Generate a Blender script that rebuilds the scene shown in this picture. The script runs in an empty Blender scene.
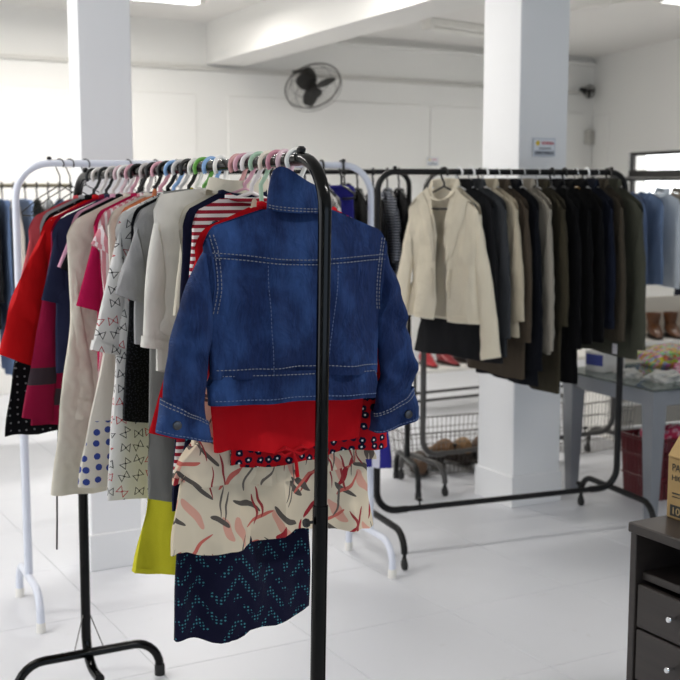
import bpy, bmesh, math, random
from mathutils import Vector, Matrix, noise
random.seed(11)
R = math.radians
scene = bpy.context.scene
COL = scene.collection

# ------------------------------------------------------------------ camera, light, exposure
cam_d = bpy.data.cameras.new('camera'); cam = bpy.data.objects.new('camera', cam_d); COL.objects.link(cam)
cam.location = (0, 0, 1.55); cam.rotation_euler = (R(90 - 7.5), 0, R(-29))
cam_d.sensor_fit = 'HORIZONTAL'; cam_d.sensor_width = 24.0; cam_d.lens = 24.0 * 1200 / 680
cam_d.clip_start = .05; cam_d.clip_end = 100
cam_d.dof.use_dof = True; cam_d.dof.focus_distance = 2.35; cam_d.dof.aperture_fstop = 5.0
scene.camera = cam

world = bpy.data.worlds.new('world'); scene.world = world; world.use_nodes = True
bg = world.node_tree.nodes['Background']
bg.inputs['Color'].default_value = (.74, .86, 1.0, 1); bg.inputs['Strength'].default_value = .7

vs = scene.view_settings
vs.view_transform = 'Standard'; vs.look = 'None'; vs.gamma = 1.0; vs.use_curve_mapping = False
vs.exposure = -1.25
LAMP_W = 30.0          # watts of each ceiling batten

def area(name, loc, rot, sx, sy, power, color):
    d = bpy.data.lights.new(name, 'AREA'); d.shape = 'RECTANGLE'; d.size = sx; d.size_y = sy
    d.energy = power; d.color = color
    o = bpy.data.objects.new(name, d); COL.objects.link(o); o.location = loc; o.rotation_euler = rot
    return o
# daylight: the shop front behind the camera and the glazed side on the left
area('daylight_front', (1.5, -3.4, 1.5), (R(90), 0, R(180)), 6.5, 2.2, 150, (.66, .81, 1.0)).rotation_euler = (R(90), 0, 0)
area('daylight_left', (-3.4, 4.5, 1.6), (R(90), 0, R(-90)), 6.0, 2.2, 230, (.95, .97, 1.0))

# ------------------------------------------------------------------ helpers
def lin(h):
    h = h.lstrip('#'); c = [int(h[i:i + 2], 16) / 255 for i in (0, 2, 4)]
    return tuple(x / 12.92 if x <= .04045 else ((x + .055) / 1.055) ** 2.4 for x in c) + (1.0,)

class MB:
    def __init__(s): s.v = []; s.f = []; s.uv = []
    def add(s, vs_, fs, uv=None):
        o = len(s.v); s.v += [tuple(p) for p in vs_]; s.f += [tuple(i + o for i in q) for q in fs]
        s.uv += uv if uv else [(p[0], p[2]) for p in vs_]
        return s
    def grid(s, rows, closed=True, uv=None, capa=False, capb=False):
        n = len(rows); m = len(rows[0]); vv = [p for r in rows for p in r]; ff = []
        for i in range(n - 1):
            for j in range(m if closed else m - 1):
                k = (j + 1) % m
                ff.append((i * m + j, i * m + k, (i + 1) * m + k, (i + 1) * m + j))
        if capa: ff.append(tuple(range(m))[::-1])
        if capb: ff.append(tuple((n - 1) * m + j for j in range(m)))
        return s.add(vv, ff, [q for r in uv for q in r] if uv else None)
    def tube(s, path, r, seg=8, cap=True, closed=False, flat=1.0):
        P = [Vector(p) for p in path]; n = len(P); rr = r if isinstance(r, (list, tuple)) else [r] * n
        T = []
        for i in range(n):
            a = P[(i - 1) % n] if (closed or i > 0) else P[i]; b = P[(i + 1) % n] if (closed or i < n - 1) else P[i]
            T.append((b - a).normalized())
        nrm = T[0].orthogonal().normalized()
        if abs(T[0].z) < .9: nrm = (Vector((0, 0, 1)) - T[0] * T[0].z).normalized()
        rows = []
        for i in range(n):
            nrm = (nrm - T[i] * nrm.dot(T[i])).normalized(); bn = T[i].cross(nrm)
            rows.append([P[i] + (nrm * math.cos(2 * math.pi * k / seg) + bn * math.sin(2 * math.pi * k / seg) * flat) * rr[i] for k in range(seg)])
        if closed: rows.append(rows[0])
        return s.grid(rows, True, capa=cap and not closed, capb=cap and not closed)
    def box(s, c, d, bev=0.0, rot=None, seg=1):
        bm = bmesh.new(); bmesh.ops.create_cube(bm, size=1.0)
        for v in bm.verts: v.co = Vector((v.co.x * d[0], v.co.y * d[1], v.co.z * d[2]))
        if bev > 0: bmesh.ops.bevel(bm, geom=bm.edges[:], offset=bev, segments=seg, profile=.5, affect='EDGES')
        bm.verts.index_update()
        M = rot.to_matrix() if hasattr(rot, 'to_matrix') else (rot or Matrix.Identity(3))
        vv = [M @ v.co + Vector(c) for v in bm.verts]
        s.add(vv, [[v.index for v in f.verts] for f in bm.faces]); bm.free(); return s
    def lathe(s, prof, c=(0, 0, 0), seg=20, axis='Z', cap=True):
        rows = []
        for r_, z in prof:
            row = []
            for k in range(seg):
                a = 2 * math.pi * k / seg; x, y = r_ * math.cos(a), r_ * math.sin(a)
                p = (x, y, z) if axis == 'Z' else ((z, x, y) if axis == 'X' else (y, z, x))
                row.append((p[0] + c[0], p[1] + c[1], p[2] + c[2]))
            rows.append(row)
        return s.grid(rows, True, capa=cap, capb=cap)
    def build(s, name, mat, parent=None, smooth=True, kind=None):
        me = bpy.data.meshes.new(name); me.from_pydata(s.v, [], s.f); me.update()
        ul = me.uv_layers.new(name='UVMap')
        li = [0] * len(me.loops); me.loops.foreach_get('vertex_index', li)
        fl = []
        for i in li: fl += [s.uv[i][0], s.uv[i][1]]
        ul.data.foreach_set('uv', fl)
        if smooth:
            me.polygons.foreach_set('use_smooth', [True] * len(me.polygons))
            try: me.set_sharp_from_angle(angle=R(42))
            except Exception: pass
        me.materials.append(mat)
        bm = bmesh.new(); bm.from_mesh(me); bmesh.ops.recalc_face_normals(bm, faces=bm.faces[:]); bm.to_mesh(me); bm.free()
        o = bpy.data.objects.new(name, me); COL.objects.link(o)
        if parent: o.parent = parent
        if kind: o['kind'] = kind
        return o

def tag(o, label, cat, group=None, kind=None):
    o['label'] = label; o['category'] = cat
    if group: o['group'] = group
    if kind: o['kind'] = kind
    return o
def thing(name, label, cat, loc=(0, 0, 0), rz=0, group=None, rot=None):
    o = bpy.data.objects.new(name, None); COL.objects.link(o); o.location = loc
    o.rotation_euler = rot if rot else (0, 0, rz); o.empty_display_size = .05
    return tag(o, label, cat, group)
def struct(o, label=None):
    o['kind'] = 'structure'
    if label: o['label'] = label
    return o
def arc(c, r, a0, a1, n, ax1, ax2):
    c = Vector(c); ax1 = Vector(ax1); ax2 = Vector(ax2)
    return [c + ax1 * r * math.cos(a0 + (a1 - a0) * i / n) + ax2 * r * math.sin(a0 + (a1 - a0) * i / n) for i in range(n + 1)]
def interp(tb, s):
    for (a, x), (b, y) in zip(tb, tb[1:]):
        if s <= b:
            k = (s - a) / (b - a) if b > a else 0; k = max(0, min(1, k)); k = k * k * (3 - 2 * k) * .5 + k * .5
            return x + (y - x) * k
    return tb[-1][1]
def sm(x): x = max(0, min(1, x)); return x * x * (3 - 2 * x)

# ------------------------------------------------------------------ materials
class NT:
    def __init__(s, name):
        s.m = bpy.data.materials.new(name); s.m.use_nodes = True; s.t = s.m.node_tree; s.N = s.t.nodes; s.b = s.N['Principled BSDF']
    def n(s, typ, **kw):
        x = s.N.new(typ)
        for k, v in kw.items(): setattr(x, k, v)
        return x
    def put(s, sock, v):
        if hasattr(v, 'is_output') or isinstance(v, bpy.types.NodeSocket): s.t.links.new(v, sock)
        else: sock.default_value = v
    def math(s, op, a, b=0.0, c=None):
        x = s.n('ShaderNodeMath', operation=op); s.put(x.inputs[0], a); s.put(x.inputs[1], b)
        if c is not None: s.put(x.inputs[2], c)
        return x.outputs[0]
    def mix(s, f, a, b):
        x = s.n('ShaderNodeMix', data_type='RGBA'); s.put(x.inputs[0], f); s.put(x.inputs[6], a); s.put(x.inputs[7], b); return x.outputs[2]
    def uv(s):
        x = s.n('ShaderNodeTexCoord'); return x.outputs['UV']
    def objc(s):
        x = s.n('ShaderNodeTexCoord'); return x.outputs['Object']
    def sep(s, v):
        x = s.n('ShaderNodeSeparateXYZ'); s.put(x.inputs[0], v); return x.outputs[0], x.outputs[1], x.outputs[2]
    def comb(s, a, b, c=0.0):
        x = s.n('ShaderNodeCombineXYZ'); s.put(x.inputs[0], a); s.put(x.inputs[1], b); s.put(x.inputs[2], c); return x.outputs[0]
    def noise(s, v, scale, detail=3.0, rough=.5, dist=0.0):
        x = s.n('ShaderNodeTexNoise'); s.put(x.inputs['Vector'], v); x.inputs['Scale'].default_value = scale
        x.inputs['Detail'].default_value = detail; x.inputs['Roughness'].default_value = rough; x.inputs['Distortion'].default_value = dist
        return x.outputs['Fac'], x.outputs['Color']
    def voro(s, v, scale, feature='F1', rnd=1.0):
        x = s.n('ShaderNodeTexVoronoi', feature=feature); x.voronoi_dimensions = '2D'
        s.put(x.inputs['Vector'], v); x.inputs['Scale'].default_value = scale; x.inputs['Randomness'].default_value = rnd
        return x.outputs['Distance'], x.outputs['Color'], x.outputs['Position']
    def mapv(s, v, sc=(1, 1, 1), rot=0.0, loc=(0, 0, 0)):
        x = s.n('ShaderNodeMapping'); s.put(x.inputs[0], v); x.inputs['Scale'].default_value = sc; x.inputs['Rotation'].default_value = (0, 0, rot)
        x.inputs['Location'].default_value = loc; return x.outputs[0]
    def bump(s, h, strength=.3, dist=.002):
        x = s.n('ShaderNodeBump'); x.inputs['Strength'].default_value = strength; x.inputs['Distance'].default_value = dist
        s.put(x.inputs['Height'], h); s.t.links.new(x.outputs[0], s.b.inputs['Normal'])
    def fin(s, col, rough=.9, metal=0.0, spec=.5, coat=0.0):
        s.put(s.b.inputs['Base Color'], col); s.b.inputs['Roughness'].default_value = rough; s.b.inputs['Metallic'].default_value = metal
        s.b.inputs['Specular IOR Level'].default_value = spec; s.b.inputs['Coat Weight'].default_value = coat; return s.m

_c = {}
def plain(hexc, rough=.5, metal=0.0, coat=0.0, var=.05, spec=.5, name=None):
    k = ('p', hexc, rough, metal, coat)
    if k in _c: return _c[k]
    t = NT(name or 'paint_' + hexc); c = lin(hexc)
    f, _ = t.noise(t.objc(), 9.0, 4.0)
    a = tuple(x * (1 - var) for x in c[:3]) + (1,); b = tuple(min(1, x * (1 + var)) for x in c[:3]) + (1,)
    _c[k] = t.fin(t.mix(f, a, b), rough, metal, spec, coat); return _c[k]

def fabric(hexc, pat=None, c2=None, c3=None, sc=1.0, rough=.92, weave=.25):
    k = ('f', hexc, pat, c2, c3, sc)
    if k in _c: return _c[k]
    t = NT('fabric_' + hexc + (pat or '')); uv = t.uv(); u, v, _z = t.sep(uv); base = lin(hexc)
    col = base; h = None
    if pat == 'hstripe':
        col = t.mix(t.math('GREATER_THAN', t.math('FRACT', t.math('MULTIPLY', v, sc)), .5), base, lin(c2))
    elif pat == 'vstripe':
        col = t.mix(t.math('GREATER_THAN', t.math('FRACT', t.math('MULTIPLY', u, sc)), .6), base, lin(c2))
    elif pat == 'sidestripe':
        col = t.mix(t.math('LESS_THAN', t.math('ABSOLUTE', t.math('SUBTRACT', u, sc)), .018), base, lin(c2))
    elif pat == 'bands':      # one broad band low on the sleeve
        col = t.mix(t.math('LESS_THAN', t.math('ABSOLUTE', t.math('SUBTRACT', v, sc)), .022), base, lin(c2))
    elif pat == 'dots':
        d, cc, _p = t.voro(uv, sc, rnd=.35); col = t.mix(t.math('LESS_THAN', d, .3), base, lin(c2))
    elif pat == 'dotslow':
        d, cc, _p = t.voro(uv, sc, rnd=.3); col = t.mix(t.math('MULTIPLY', t.math('LESS_THAN', d, .27), t.math('LESS_THAN', v, -.53)), base, lin(c2))
    elif pat == 'pindots':
        d, cc, _p = t.voro(uv, sc, rnd=.2); col = t.mix(t.math('LESS_THAN', d, .13), base, lin(c2))
    elif pat == 'flowerdots':
        d, cc, _p = t.voro(uv, sc, rnd=.55)
        n1, _ = t.noise(uv, sc * 3, 2.0)
        d2 = t.math('ADD', d, t.math('MULTIPLY', t.math('SUBTRACT', n1, .5), .35))
        col = t.mix(t.math('LESS_THAN', d2, .34), base, lin(c2)); col = t.mix(t.math('LESS_THAN', d, .10), col, lin(c3))
    elif pat == 'print':      # small outline bows and butterflies in two inks
        d, cc, pos = t.voro(uv, sc, rnd=.3); r_, g_, b_ = t.sep(cc)
        n1, _ = t.noise(uv, sc * 3.5, 1.0, .4, 1.5)
        sub = t.n('ShaderNodeVectorMath', operation='SUBTRACT'); t.put(sub.inputs[0], uv); t.put(sub.inputs[1], pos)
        rt_ = t.n('ShaderNodeVectorRotate', rotation_type='Z_AXIS'); t.put(rt_.inputs['Vector'], sub.outputs[0]); t.put(rt_.inputs['Angle'], t.math('MULTIPLY_ADD', b_, 2.2, -.9))
        lx, ly, _q = t.sep(rt_.outputs[0]); lx = t.math('ABSOLUTE', t.math('MULTIPLY', lx, sc)); ly = t.math('ABSOLUTE', t.math('MULTIPLY', ly, sc))
        f = t.math('MAXIMUM', t.math('SUBTRACT', lx, .30), t.math('SUBTRACT', ly, t.math('MULTIPLY_ADD', lx, .75, .03)))
        m = t.math('LESS_THAN', t.math('ABSOLUTE', f), .028)
        m = t.math('MAXIMUM', m, t.math('LESS_THAN', d, .07))
        ink = t.mix(t.math('GREATER_THAN', r_, .55), lin(c2), lin(c3))
        col = t.mix(m, base, ink)
    elif pat == 'floral':     # brush-stroke leaves in charcoal, dark red and coral
        n0, nc = t.noise(uv, 7.0, 2.0)
        wv = t.n('ShaderNodeVectorMath', operation='MULTIPLY_ADD'); t.put(wv.inputs[0], nc); wv.inputs[1].default_value = (.11, .11, 0); t.put(wv.inputs[2], uv)
        uvw = wv.outputs[0]
        for (rot, s1, s2, th, colr, off) in ((.6, 9, 40, .20, '#dba390', 0), (-.55, 8, 50, .16, '#a02b33', 3.1), (.95, 8, 50, .17, '#5d5650', 7.7), (-1.0, 8, 52, .15, '#c9695e', 11.3), (-.2, 6, 75, .13, '#6c625b', 5.2), (.25, 6, 75, .12, '#9b3a3c', 9.2)):
            d, cc, _p = t.voro(t.mapv(t.mapv(uvw, (1, 1, 1), rot), (s2 / 10, s1 / 10, 1), 0, (off, off, 0)), 10.0 / 1.75)
            r_, g_, b_ = t.sep(cc)
            m = t.math('MULTIPLY', t.math('LESS_THAN', d, th * .95), t.math('GREATER_THAN', g_, .2))
            col = t.mix(m, col, lin(colr))
    elif pat == 'chevdots':   # rows of little teal dots running in chevrons
        tri = t.math('ABSOLUTE', t.math('SUBTRACT', t.math('FRACT', t.math('MULTIPLY', u, 13.0)), .5))
        vv = t.math('ADD', t.math('MULTIPLY', v, 22.0), t.math('MULTIPLY', tri, 2.4))
        fu = t.math('SUBTRACT', t.math('FRACT', t.math('MULTIPLY', u, 140.0)), .5)
        fv = t.math('SUBTRACT', t.math('FRACT', t.math('MULTIPLY', v, 140.0)), .5)
        dd = t.math('ADD', t.math('MULTIPLY', fu, fu), t.math('MULTIPLY', fv, fv))
        dot = t.math('LESS_THAN', dd, .075)
        row = t.math('LESS_THAN', t.math('FRACT', vv), .36)
        n1, _ = t.noise(uv, 30.0, 1.0)
        m = t.math('MULTIPLY', t.math('MULTIPLY', dot, row), t.math('GREATER_THAN', n1, .46))
        col = t.mix(m, base, lin(c2))
    elif pat == 'cable':
        w1 = t.math('SINE', t.math('ADD', t.math('MULTIPLY', u, 210.0), t.math('MULTIPLY', t.math('SINE', t.math('MULTIPLY', v, 90.0)), 1.6)))
        w2 = t.math('SINE', t.math('MULTIPLY', v, 260.0)); h = t.math('MULTIPLY', t.math('ADD', w1, t.math('MULTIPLY', w2, .5)), 1.0)
    elif pat == 'knit':
        h = t.math('SINE', t.math('MULTIPLY', u, 700.0))
    elif pat == 'lace':
        d, cc, _p = t.voro(uv, 160.0); col = t.mix(t.math('LESS_THAN', d, .25), base, lin(c2))
    elif pat == 'fade':
        n2, _ = t.noise(t.mapv(uv, (30, 4, 1)), 1.0, 4.0); col = t.mix(t.math('MULTIPLY', n2, .8), base, lin(c2))
    elif pat == 'tweed':
        n2, _ = t.noise(uv, 420.0, 2.0, .7); col = t.mix(n2, base, lin(c2))
    n1, _ = t.noise(uv, 6.0, 4.0)
    hs = t.n('ShaderNodeHueSaturation'); t.put(hs.inputs['Color'], col); t.put(hs.inputs['Value'], t.math('MULTIPLY_ADD', n1, .24, .88))
    fine, _ = t.noise(uv, 900.0, 2.0); mid, _ = t.noise(t.mapv(uv, (1, .45, 1)), 16.0, 3.0)
    hh = t.math('MULTIPLY_ADD', mid, 2.2, t.math('MULTIPLY', fine, .25))
    if h is not None: hh = t.math('MULTIPLY_ADD', h, .16, hh)
    t.bump(hh, weave + .3, .010)
    t.b.inputs['Sheen Weight'].default_value = .03; t.b.inputs['Sheen Roughness'].default_value = .5
    _c[k] = t.fin(hs.outputs[0], rough, 0, .12); return _c[k]

def denim(a, b, c):
    t = NT('denim'); uv = t.uv(); u, v, _z = t.sep(uv)
    st, _ = t.noise(t.mapv(uv, (260, 30, 1)), 1.0, 3.0, .6)
    bl, _ = t.noise(t.mapv(uv, (1, .55, 1)), 9.0, 6.0, .62, .3)
    col = t.mix(st, lin(a), lin(b))
    f = t.math('MULTIPLY', t.math('SUBTRACT', bl, .46), 2.6); f.node.use_clamp = True
    col = t.mix(f, col, lin(c))
    tw = t.math('SINE', t.math('MULTIPLY', t.math('ADD', u, v), 2600.0))
    wr, _ = t.noise(t.mapv(uv, (1, .5, 1)), 22.0, 4.0, .6, .6)
    t.bump(t.math('ADD', t.math('MULTIPLY', wr, 2.6), t.math('MULTIPLY', tw, .06)), .75, .009)
    return t.fin(col, .8, 0, .2)

def wall_mat(name, hexc, rough=.75):
    t = NT(name); o = t.objc(); c = lin(hexc)
    f, _ = t.noise(o, 1.3, 5.0); g, _ = t.noise(o, 60.0, 3.0)
    a = tuple(x * .965 for x in c[:3]) + (1,)
    t.bump(g, .12, .003); return t.fin(t.mix(f, a, c), rough, 0, .3)

M = {}
M['wall'] = wall_mat('white_plaster', '#f1efea')
M['ceiling'] = wall_mat('ceiling_paint', '#efece7')
M['column'] = wall_mat('column_paint', '#f3f3f3', .5)
def floor_mat(name, hexc):
    t = NT(name); o = t.objc(); c = lin(hexc)
    ge = t.n('ShaderNodeNewGeometry'); f, _ = t.noise(ge.outputs['Position'], 1.1, 6.0, .6); g, _ = t.noise(ge.outputs['Position'], 7.0, 4.0, .65)
    a = tuple(x * .93 for x in c[:3]) + (1,)
    col = t.mix(f, a, c); col = t.mix(t.math('MULTIPLY', t.math('GREATER_THAN', g, .68), .10), col, lin('#b9b4aa'))
    t.put(t.b.inputs['Roughness'], t.math('MULTIPLY_ADD', g, .3, .22)); t.bump(f, .05, .004)
    t.put(t.b.inputs['Base Color'], col); t.b.inputs['Specular IOR Level'].default_value = .4; return t.m
M['tile'] = floor_mat('white_floor_tile', '#e2e3e7'); M['grout'] = plain('#cfcfce', .8)
M['black'] = plain('#030303', .14, 0, 0, 0, .22, name='gloss_black_enamel')
M['blackm'] = plain('#0d0c0c', .4, 0, 0, 0, .3, name='matt_black_enamel')
M['grayrack'] = plain('#4d4b49', .4, .3, name='grey_enamel')
M['whiterack'] = plain('#dfe3ee', .3, 0, .3, 0, name='white_enamel')
M['chrome'] = plain('#d8d8d8', .15, 1.0, name='chrome')
M['wire'] = plain('#6f6c68', .4, .8, name='galvanised_wire')
M['rubber'] = plain('#1a1a1a', .7); M['whiteplastic'] = plain('#ece9e2', .4)
M['darkframe'] = plain('#1d1a18', .5)

# ------------------------------------------------------------------ setting
def P3(A, B, t_, z): return (A[0] + (B[0] - A[0]) * t_, A[1] + (B[1] - A[1]) * t_, z)
CZ = 2.8
fl = struct(MB().box((3.0, 3.5, -.06), (13.6, 14.6, .114)).build('floor', M['grout'], smooth=False), 'white tiled shop floor')
TX, TY = .557, .585
proto = None
for i in range(-2, 12):
    for j in range(-2, 12):
        x0, y0 = 1.832 + i * TX, 2.906 + j * TY
        if y0 < .9 or x0 > 8.0 or y0 > 9.3 or x0 < -.3: continue
        # keep only tiles the view can reach
        if (x0 + TX) * .966 + 0 < (y0 - .3) * .02: continue
        if proto is None:
            o = proto = MB().box((TX / 2, TY / 2, -.006), (TX - .0022, TY - .0022, .012), .0009).build('tile', M['tile'], fl, smooth=False)
        else:
            o = proto.copy(); COL.objects.link(o)
        o.location = (x0, y0, 0)
struct(MB().box((3.0, 3.5, CZ + .06), (13.6, 14.6, .12)).build('ceiling', M['ceiling'], smooth=False), 'white plastered ceiling')

def wall_slab(name, A, B, z0, z1, th, mat, holes=()):
    """wall from A to B (inner face on the line), thickness outward to the left of A->B; holes = (s0,s1,z0,z1)"""
    a = Vector((A[0], A[1], 0)); b = Vector((B[0], B[1], 0)); d = (b - a).normalized(); n = Vector((-d.y, d.x, 0)); Lw = (b - a).length
    mb = MB(); rot = Matrix(((d.x, n.x, 0), (d.y, n.y, 0), (0, 0, 1)))
    def blk(s0, s1, za, zb):
        mb.box(a + d * (s0 + s1) / 2 + n * th / 2 + Vector((0, 0, (za + zb) / 2)), (s1 - s0, th, zb - za), 0, rot)
    if not holes: blk(0, Lw, z0, z1)
    else:
        s = 0
        for (s0, s1, h0, h1) in holes:
            blk(s, s0, z0, z1); blk(s0, s1, z0, h0); blk(s0, s1, h1, z1); s = s1
        blk(s, Lw, z0, z1)
    return mb.build(name, mat, smooth=False), d, n, rot
WA, WB = (-3.6, 8.053), (8.31, 9.65)            # back wall line
BWS = 4.6415                                     # distance from WA to the (1.0,8.67) reference
wb, bd, bn, brot = wall_slab('wall_back', WA, WB, 0, CZ, .2, M['wall']); struct(wb, 'long white back wall with plaster panels')
RA, RB = (8.31, 9.65), (6.3, 2.76)
WIN = [(.82, 3.1, .95, 1.83)]
wr, rd, rn, rrot = wall_slab('wall_right', RA, RB, 0, CZ, .2, M['wall'], WIN); struct(wr, 'white side wall with a window band')
def bwp(s, z, off=0.0):   # s measured from (1.0, 8.67)
    return Vector((WA[0], WA[1], 0)) + bd * (s + BWS) - bn * off + Vector((0, 0, z))
def rwp(s, z, off=0.0):
    return Vector((RA[0], RA[1], 0)) + rd * s - rn * off + Vector((0, 0, z))
# front wall with the glazed shop front and left wall: only piers and heads stand, the rest is open glazing
wf, *_ = wall_slab('wall_front', (9.0, -3.7), (-3.7, -3.7), 0, CZ, .2, M['wall'], [(1.0, 11.5, .3, 2.6)]); struct(wf, 'white shop front wall behind the viewer')
wl, *_ = wall_slab('wall_left', (-3.7, -3.7), (-3.7, 8.1), 0, CZ, .2, M['wall'], [(4.5, 11.2, .5, 2.65)]); struct(wl, 'white side wall with wide windows')

# window in the right wall
wn = bpy.data.objects.new('window_1', None); COL.objects.link(wn); struct(wn, 'wide dark framed window high in the side wall')
def rbar(s0, s1, z0, z1, y0, y1, name, mat, par):
    return MB().box(rwp((s0 + s1) / 2, (z0 + z1) / 2, -(y0 + y1) / 2), (s1 - s0, y1 - y0, z1 - z0), .003, rrot).build(name, mat, par, smooth=False)
wfr = MB()
for (s0, s1, z0, z1) in ((.82, 3.1, 1.80, 1.83), (.82, .85, .95, 1.83), (3.07, 3.1, .95, 1.83), (.82, 3.1, .95, .98), (1.95, 1.98, .95, 1.83)):
    wfr.box(rwp((s0 + s1) / 2, (z0 + z1) / 2, -.05), (s1 - s0, .05, z1 - z0), .002, rrot)
wfr.build('frame', M['darkframe'], wn, smooth=False)
rbar(.84, 3.08, 1.59, 1.66, .0, .07, 'crossbar', M['darkframe'], wn)
gl = NT('window_glass'); gl.b.inputs['Transmission Weight'].default_value = 1.0; gl.b.inputs['IOR'].default_value = 1.45
gl.fin((.95, .98, 1, 1), .02)
for (s0, s1) in ((.86, 1.94), (1.99, 3.06)):
    for (z0, z1) in ((1.665, 1.80), (.985, 1.588)): rbar(s0, s1, z0, z1, .05, .056, 'pane', gl.m, wn)
# glowing white screen added outside that window in place of a bright exterior
lw = NT('screen_glow'); lw.b.inputs['Emission Color'].default_value = (1, 1, 1, 1); lw.b.inputs['Emission Strength'].default_value = 6.0
lw.fin((.9, .9, .9, 1), .9)
ob = MB().box(rwp(2.2, 1.4, -.75), (8.0, .04, 2.6), 0, rrot).build('window_glow_screen', lw.m, smooth=False)
tag(ob, 'added glowing white screen standing in for daylight outside the side window', 'wall', kind='structure')

# beam, crown trim, conduit, panel mouldings
bm_ = MB()
bx0, bx1 = Vector((3.31, 3.2, 0)), Vector((3.80, 9.05, 0)); bdx = Vector((.33, 0, 0))
vv = []
for p in (bx0, bx1):
    for (dx, z) in ((0, 2.48), (1, 2.48), (1, CZ), (0, CZ)): vv.append(p + bdx * dx + Vector((0, 0, z)))
bm_.add(vv, [(0, 1, 2, 3), (7, 6, 5, 4), (0, 4, 5, 1), (1, 5, 6, 2), (2, 6, 7, 3), (3, 7, 4, 0)])
struct(bm_.build('beam', M['wall'], smooth=False), 'white ceiling beam running to the back wall')
def bstrip(name, s0, s1, z0, z1, off, label, mat=None):
    o = MB().box(bwp((s0 + s1) / 2, (z0 + z1) / 2, off / 2), (s1 - s0, off, z1 - z0), .002, brot).build(name, mat or M['wall'], smooth=False)
    return struct(o, label)
bstrip('trim_1', 3.3, 7.36, 2.715, 2.745, .05, 'thin crown trim below the ceiling right of the beam')
bstrip('trim_2', -4, 7.30, 2.425, 2.455, .035, 'white cable trunking along the back wall', plain('#d2cfc8', .5))
for i, (s0, s1) in enumerate(((-1.2, 2.72), (3.01, 5.05), (5.17, 7.2))):
    k = 3 + i
    root = bpy.data.objects.new('trim_%d' % k, None); COL.objects.link(root)
    struct(root, ('raised plaster panel at the left of the back wall', 'raised plaster panel below the wall fan', 'raised plaster panel by the far corner')[i])
    MB().box(bwp((s0 + s1) / 2, 1.12, .006), (s1 - s0, .012, 2.24), .005, brot).build('panel', M['wall'], root, smooth=False)
root = struct(MB().box(rwp(.19, 1.11, .006), (.37, .012, 2.22), .005, rrot).build('trim_6', M['wall'], smooth=False), 'raised plaster panel on the side wall by the corner')

def column(name, label, x0, x1, y0, y1):
    r_ = bpy.data.objects.new(name, None); COL.objects.link(r_); r_.location = ((x0 + x1) / 2, (y0 + y1) / 2, 0)
    struct(r_, label); w, d = x1 - x0, y1 - y0
    MB().box((0, 0, CZ / 2), (w - .012, d - .012, CZ), .004).build('shaft', M['column'], r_, smooth=False)
    MB().box((0, 0, .075), (w + .008, d + .008, .15), .003).build('plinth', M['column'], r_, smooth=False)
column('column', 'square white column behind the suit rack', 3.436, 3.732, 4.5, 4.80)
column('column', 'slim white column behind the white garment rack', 1.382, 1.605, 4.55, 4.69)

# ------------------------------------------------------------------ text
def text_mesh(txt, size, bold=0.0):
    cu = bpy.data.curves.new('txt', 'FONT'); cu.body = txt; cu.size = size; cu.align_x = 'LEFT'; cu.align_y = 'BOTTOM'
    cu.extrude = .0006; cu.offset = bold
    o = bpy.data.objects.new('txt', cu); COL.objects.link(o)
    dg = bpy.context.evaluated_depsgraph_get(); me = bpy.data.meshes.new_from_object(o.evaluated_get(dg))
    bpy.data.objects.remove(o); bpy.data.curves.remove(cu); return me
def lettering(txt, w, x, y, mat, parent, rot, size=None, name='lettering', bold=.0, hgt=None):
    """text set in parent's local XZ plane facing -y, left-bottom at (x, -, y)"""
    me = text_mesh(txt, .05, bold); xs = [v.co.x for v in me.vertices]; ys = [v.co.y for v in me.vertices]
    sx = w / (max(xs) - min(xs)); sy = sx if hgt is None else hgt / (max(ys) - min(ys)); mx, my = min(xs), min(ys)
    for v in me.vertices: v.co = Vector(((v.co.x - mx) * sx + x, -v.co.z * .5, (v.co.y - my) * sy + y))
    me.materials.clear(); me.materials.append(mat)
    o = bpy.data.objects.new(name, me); COL.objects.link(o); o.parent = parent; o.rotation_euler = rot; return o

def camera_sign(name, label, loc, rz, w, h):
    r_ = thing(name, label, 'sign', loc, rz, 'video surveillance notices')
    MB().box((0, -.002, 0), (w, .004, h), .0008).build('plate', plain('#c9ced6', .4), r_, smooth=False)
    MB().box((0, -.0045, h * .13), (w * .9, .002, h * .60)).build('face', plain('#e6e9ee', .4), r_, smooth=False)
    MB().lathe([(h * .14, -.0065), (h * .14, -.0045)], (-w * .31, 0, h * .22), 20, 'Y').build('smiley', plain('#e8c51c', .5), r_)
    sm_ = MB().lathe([(h * .02, -.0072), (h * .02, -.006)], (-w * .335, 0, h * .26), 8, 'Y').lathe([(h * .02, -.0072), (h * .02, -.006)], (-w * .285, 0, h * .26), 8, 'Y')
    sm_.tube(arc((-w * .31, -.0068, h * .22), h * .08, R(200), R(340), 6, (1, 0, 0), (0, 0, 1)), .0008, 4)
    sm_.build('smiley_face', plain('#2a2418', .6), r_)
    for txt, ww, x, z, hh, c in (('SORRIA', .56 * w, -.13 * w, .14 * h, .17 * h, '#c8202c'), ('VOCÊ ESTÁ', .56 * w, -.26 * w, -.13 * h, .13 * h, '#3a3f47'), ('SENDO FILMADO', .84 * w, -.42 * w, -.40 * h, .15 * h, '#3a3f47')):
        o = lettering(txt, ww, x, z, plain(c, .6), r_, (0, 0, 0), hgt=hh, bold=.001); o.location = (0, -.0062, 0)
    return r_
camera_sign('notice', 'small grey and white SORRIA notice on the square column', (3.5825, 4.500, 1.7115), 0, .13, .083)
p = bwp(5.2, 1.737, .013); camera_sign('notice', 'tiny SORRIA notice stuck on the back wall', p, math.atan2(bd.y, bd.x), .13, .072)

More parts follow.
